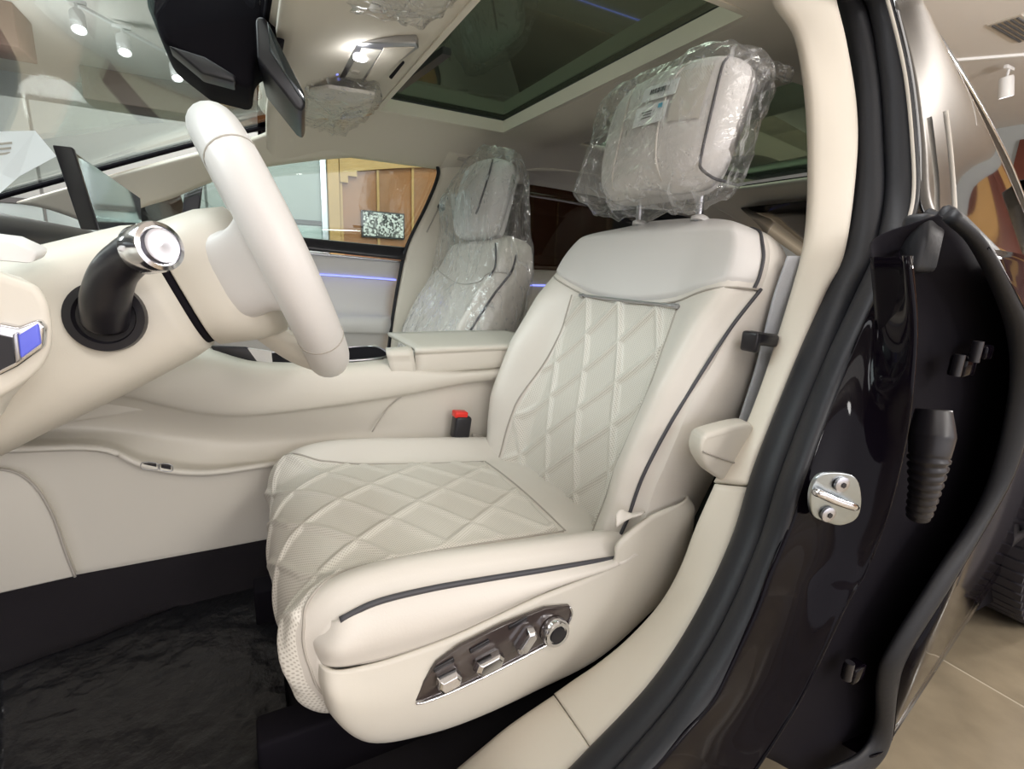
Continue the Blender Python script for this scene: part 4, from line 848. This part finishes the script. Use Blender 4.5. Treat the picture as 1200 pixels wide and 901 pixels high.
tag(slab('plastic_sheet', [PY(-30, 276, .57), PY(12, 281, .575), PY(46, 297, .58), (PY(38, 309, .57)), PY(-30, 304, .565)], (0, .03, .004), SHOULDER, None, bevel=.003), 'pale plastic sheet lying on the dashboard end at the left edge', 'plastic sheet')
# ------------------------------------------------------------------ console
cn = thing('centre_console', 'cream centre console with raised armrest, side shelf and cup holder', 'console', (.1, YC, .49))
def R(pts, y): return pys(pts, y)
xs_ = [-90, 0, 130, 233, 300, 400, 475, 540, 600]
rows = [R([(-90, 395), (0, 400), (130, 405), (233, 408), (300, 425), (400, 427), (455, 424), (530, 432), (600, 428)], [1.04] * 9),
        R([(-90, 402), (0, 408), (130, 415), (233, 420), (300, 432), (400, 434), (458, 431), (535, 437), (605, 432)], [1.005] * 9),
        R([(-90, 430), (0, 435), (130, 440), (233, 452), (300, 458), (400, 455), (472, 448), (545, 440), (610, 436)], [.995] * 9),
        R([(-90, 448), (0, 450), (130, 457), (233, 478), (300, 481), (400, 470), (475, 459), (550, 446), (615, 440)], [1.0] * 9),
        R([(-90, 454), (0, 456), (132, 465), (233, 485), (300, 488), (400, 477), (478, 465), (552, 452), (616, 446)], [1.022] * 9),
        R([(-90, 490), (0, 494), (135, 500), (233, 512), (300, 516), (400, 506), (478, 500), (552, 500), (616, 500)], [1.07, 1.07, 1.07, 1.07, 1.065, 1.05, 1.03, 1.02, 1.02]),
        R([(-90, 516), (0, 516), (118, 516), (180, 534), (250, 544), (340, 537), (440, 530), (540, 530), (616, 530)], [1.045, 1.045, 1.045, 1.045, 1.045, 1.035, 1.022, 1.02, 1.02]),
        R([(-90, 530), (0, 528), (114, 526), (172, 546), (242, 554), (342, 541), (440, 536), (540, 536), (616, 536)], [1.006] * 9),
        R([(-90, 545), (0, 542), (118, 540), (180, 560), (245, 564), (342, 552), (440, 545), (540, 545), (616, 545)], [1.018] * 9),
        R([(-90, 712), (0, 696), (110, 675), (200, 657), (255, 647), (345, 629), (440, 612), (540, 594), (616, 580)], [1.02] * 9)]
surf('side_panel', rows, PLAST, cn, nu=90, nv=90, solid=.008)
ZT = .872
# deck and armrest
slab('deck', [A(-.35, 1.03, .80), A(-.02, 1.03, .835), A(.27, 1.03, .852), A(.27, 1.235, .852), A(-.02, 1.235, .835), A(-.35, 1.235, .80)], (0, 0, -.04), PLAST, cn, bevel=.006)
slab('far_side_panel', [A(-.45, 1.235, .80), A(.75, 1.235, .83), A(.75, 1.235, .45), A(-.45, 1.235, .45)], (0, .01, 0), PLAST, cn)
al = pys([(484, 408), (576, 404), (640, 402)], 1.015); al2 = pys([(486, 438), (577, 430), (640, 426)], 1.008)
arm = surf('armrest_lid', [[p + A(0, .22, 0) for p in al], al, [p + A(0, -.012, -.012) for p in al], [p + A(0, -.004, .004) for p in al2], [p + A(0, .02, -.004) for p in al2]], PLAST, cn, nu=24, nv=20, solid=.008)
tube('lid_seam', [p + A(0, -.0005, .02) for p in al2], .0014, SEAM, cn, n=20, seg=6)
fb = surf('front_lid', [pys([(452, 410), (480, 408)], 1.235), pys([(452, 410), (482, 408)], 1.02), pys([(455, 424), (486, 424)], 1.0), pys([(460, 440), (487, 440)], 1.0)], PLAST, cn, nu=14, nv=6, solid=.006)
cup = [(320, 413), (345, 409), (440, 407), (458, 418), (455, 425), (400, 427), (322, 432)]
slab('cup_holder_well', [A(.02, 1.045, .844), A(.24, 1.045, .853), A(.262, 1.07, .855), A(.262, 1.18, .855), A(.24, 1.2, .853), A(.02, 1.2, .844)], (0, 0, -.03), BLACKM, cn)
tube('cup_holder_rim', [A(.02, 1.045, .844), A(.12, 1.045, .848), A(.24, 1.047, .853), A(.262, 1.12, .855), A(.24, 1.2, .853), A(.12, 1.2, .848), A(.02, 1.2, .844)], .0025, SATIN, cn, n=40, closed=True)
slab('tray_panel', pys([(246, 405), (288, 407), (306, 413), (304, 427), (286, 421), (250, 411)], 1.035), (0, .01, 0), BLACKP, cn, bevel=.002)
slab('shift_plate', pys([(290, 408), (318, 412), (320, 430), (306, 430)], 1.034), (0, .01, 0), SHOULDER, cn)
for (a, b) in (((168, 545), (183, 546)), ((189, 546.5), (200, 548))):
    slab('usb_port', [PY(a[0], a[1] - 2, 1.0035), PY(b[0], b[1] - 2, 1.0035), PY(b[0], b[1] + 3, 1.0035), PY(a[0], a[1] + 3, 1.0035)], (0, .006, 0), BLACKP, cn)
    tube('usb_port_rim', [PY(a[0] - 1, a[1] - 3, 1.002), PY(b[0] + 1, b[1] - 3, 1.002), PY(b[0] + 1, b[1] + 4, 1.002), PY(a[0] - 1, a[1] + 4, 1.002)], .0008, SATIN, cn, n=30, seg=6, closed=True)
# curved footwell panel at the left
fp = [(-80, 562), (0, 550), (25, 557), (45, 575), (62, 605), (76, 645), (88, 676), (0, 696), (-80, 712)]
slab('footwell_panel', pys(fp, 1.003), (0, .02, 0), PLAST, cn, bevel=.004, smooth_n=0)
tube('footwell_seam', pys([(-40, 555), (0, 550), (25, 557), (45, 575), (62, 605), (76, 645), (88, 676)], 1.0015), .0022, SEAM, cn, n=40, seg=6)
# rear wedge of the console beside the seat
tube('console_seam', pys([(436, 506), (455, 478), (475, 461)], 1.016), .0015, SEAM, cn, n=14, seg=6)
# ------------------------------------------------------------------ floor mat
mp = []
for (x0, y0, x1, y1) in ((0, 790, 0, 1000), (93, 757, 120, 985), (200, 715, 230, 960), (280, 682, 320, 935), (322, 665, 345, 915)):
    a, b = PZ(x0, y0, .405), PZ(x1, y1, .405)
    mp.append([a + (b - a) * t for t in (0, .25, .5, .75, 1)])
G = np.array([cr(r, 70) for r in mp]); G = np.stack([cr(G[:, j], 70) for j in range(70)], 1)
for i in range(70):
    for j in range(70):
        G[i, j, 2] += .004 * noise.noise(Vector(G[i, j] * 14)) + .002 * noise.noise(Vector(G[i, j] * 45))
tag(gridmesh('floor_mat', G, MATPL, None, solid=.006), 'black floor mat under wrinkled clear film in the driver footwell', 'floor mat')
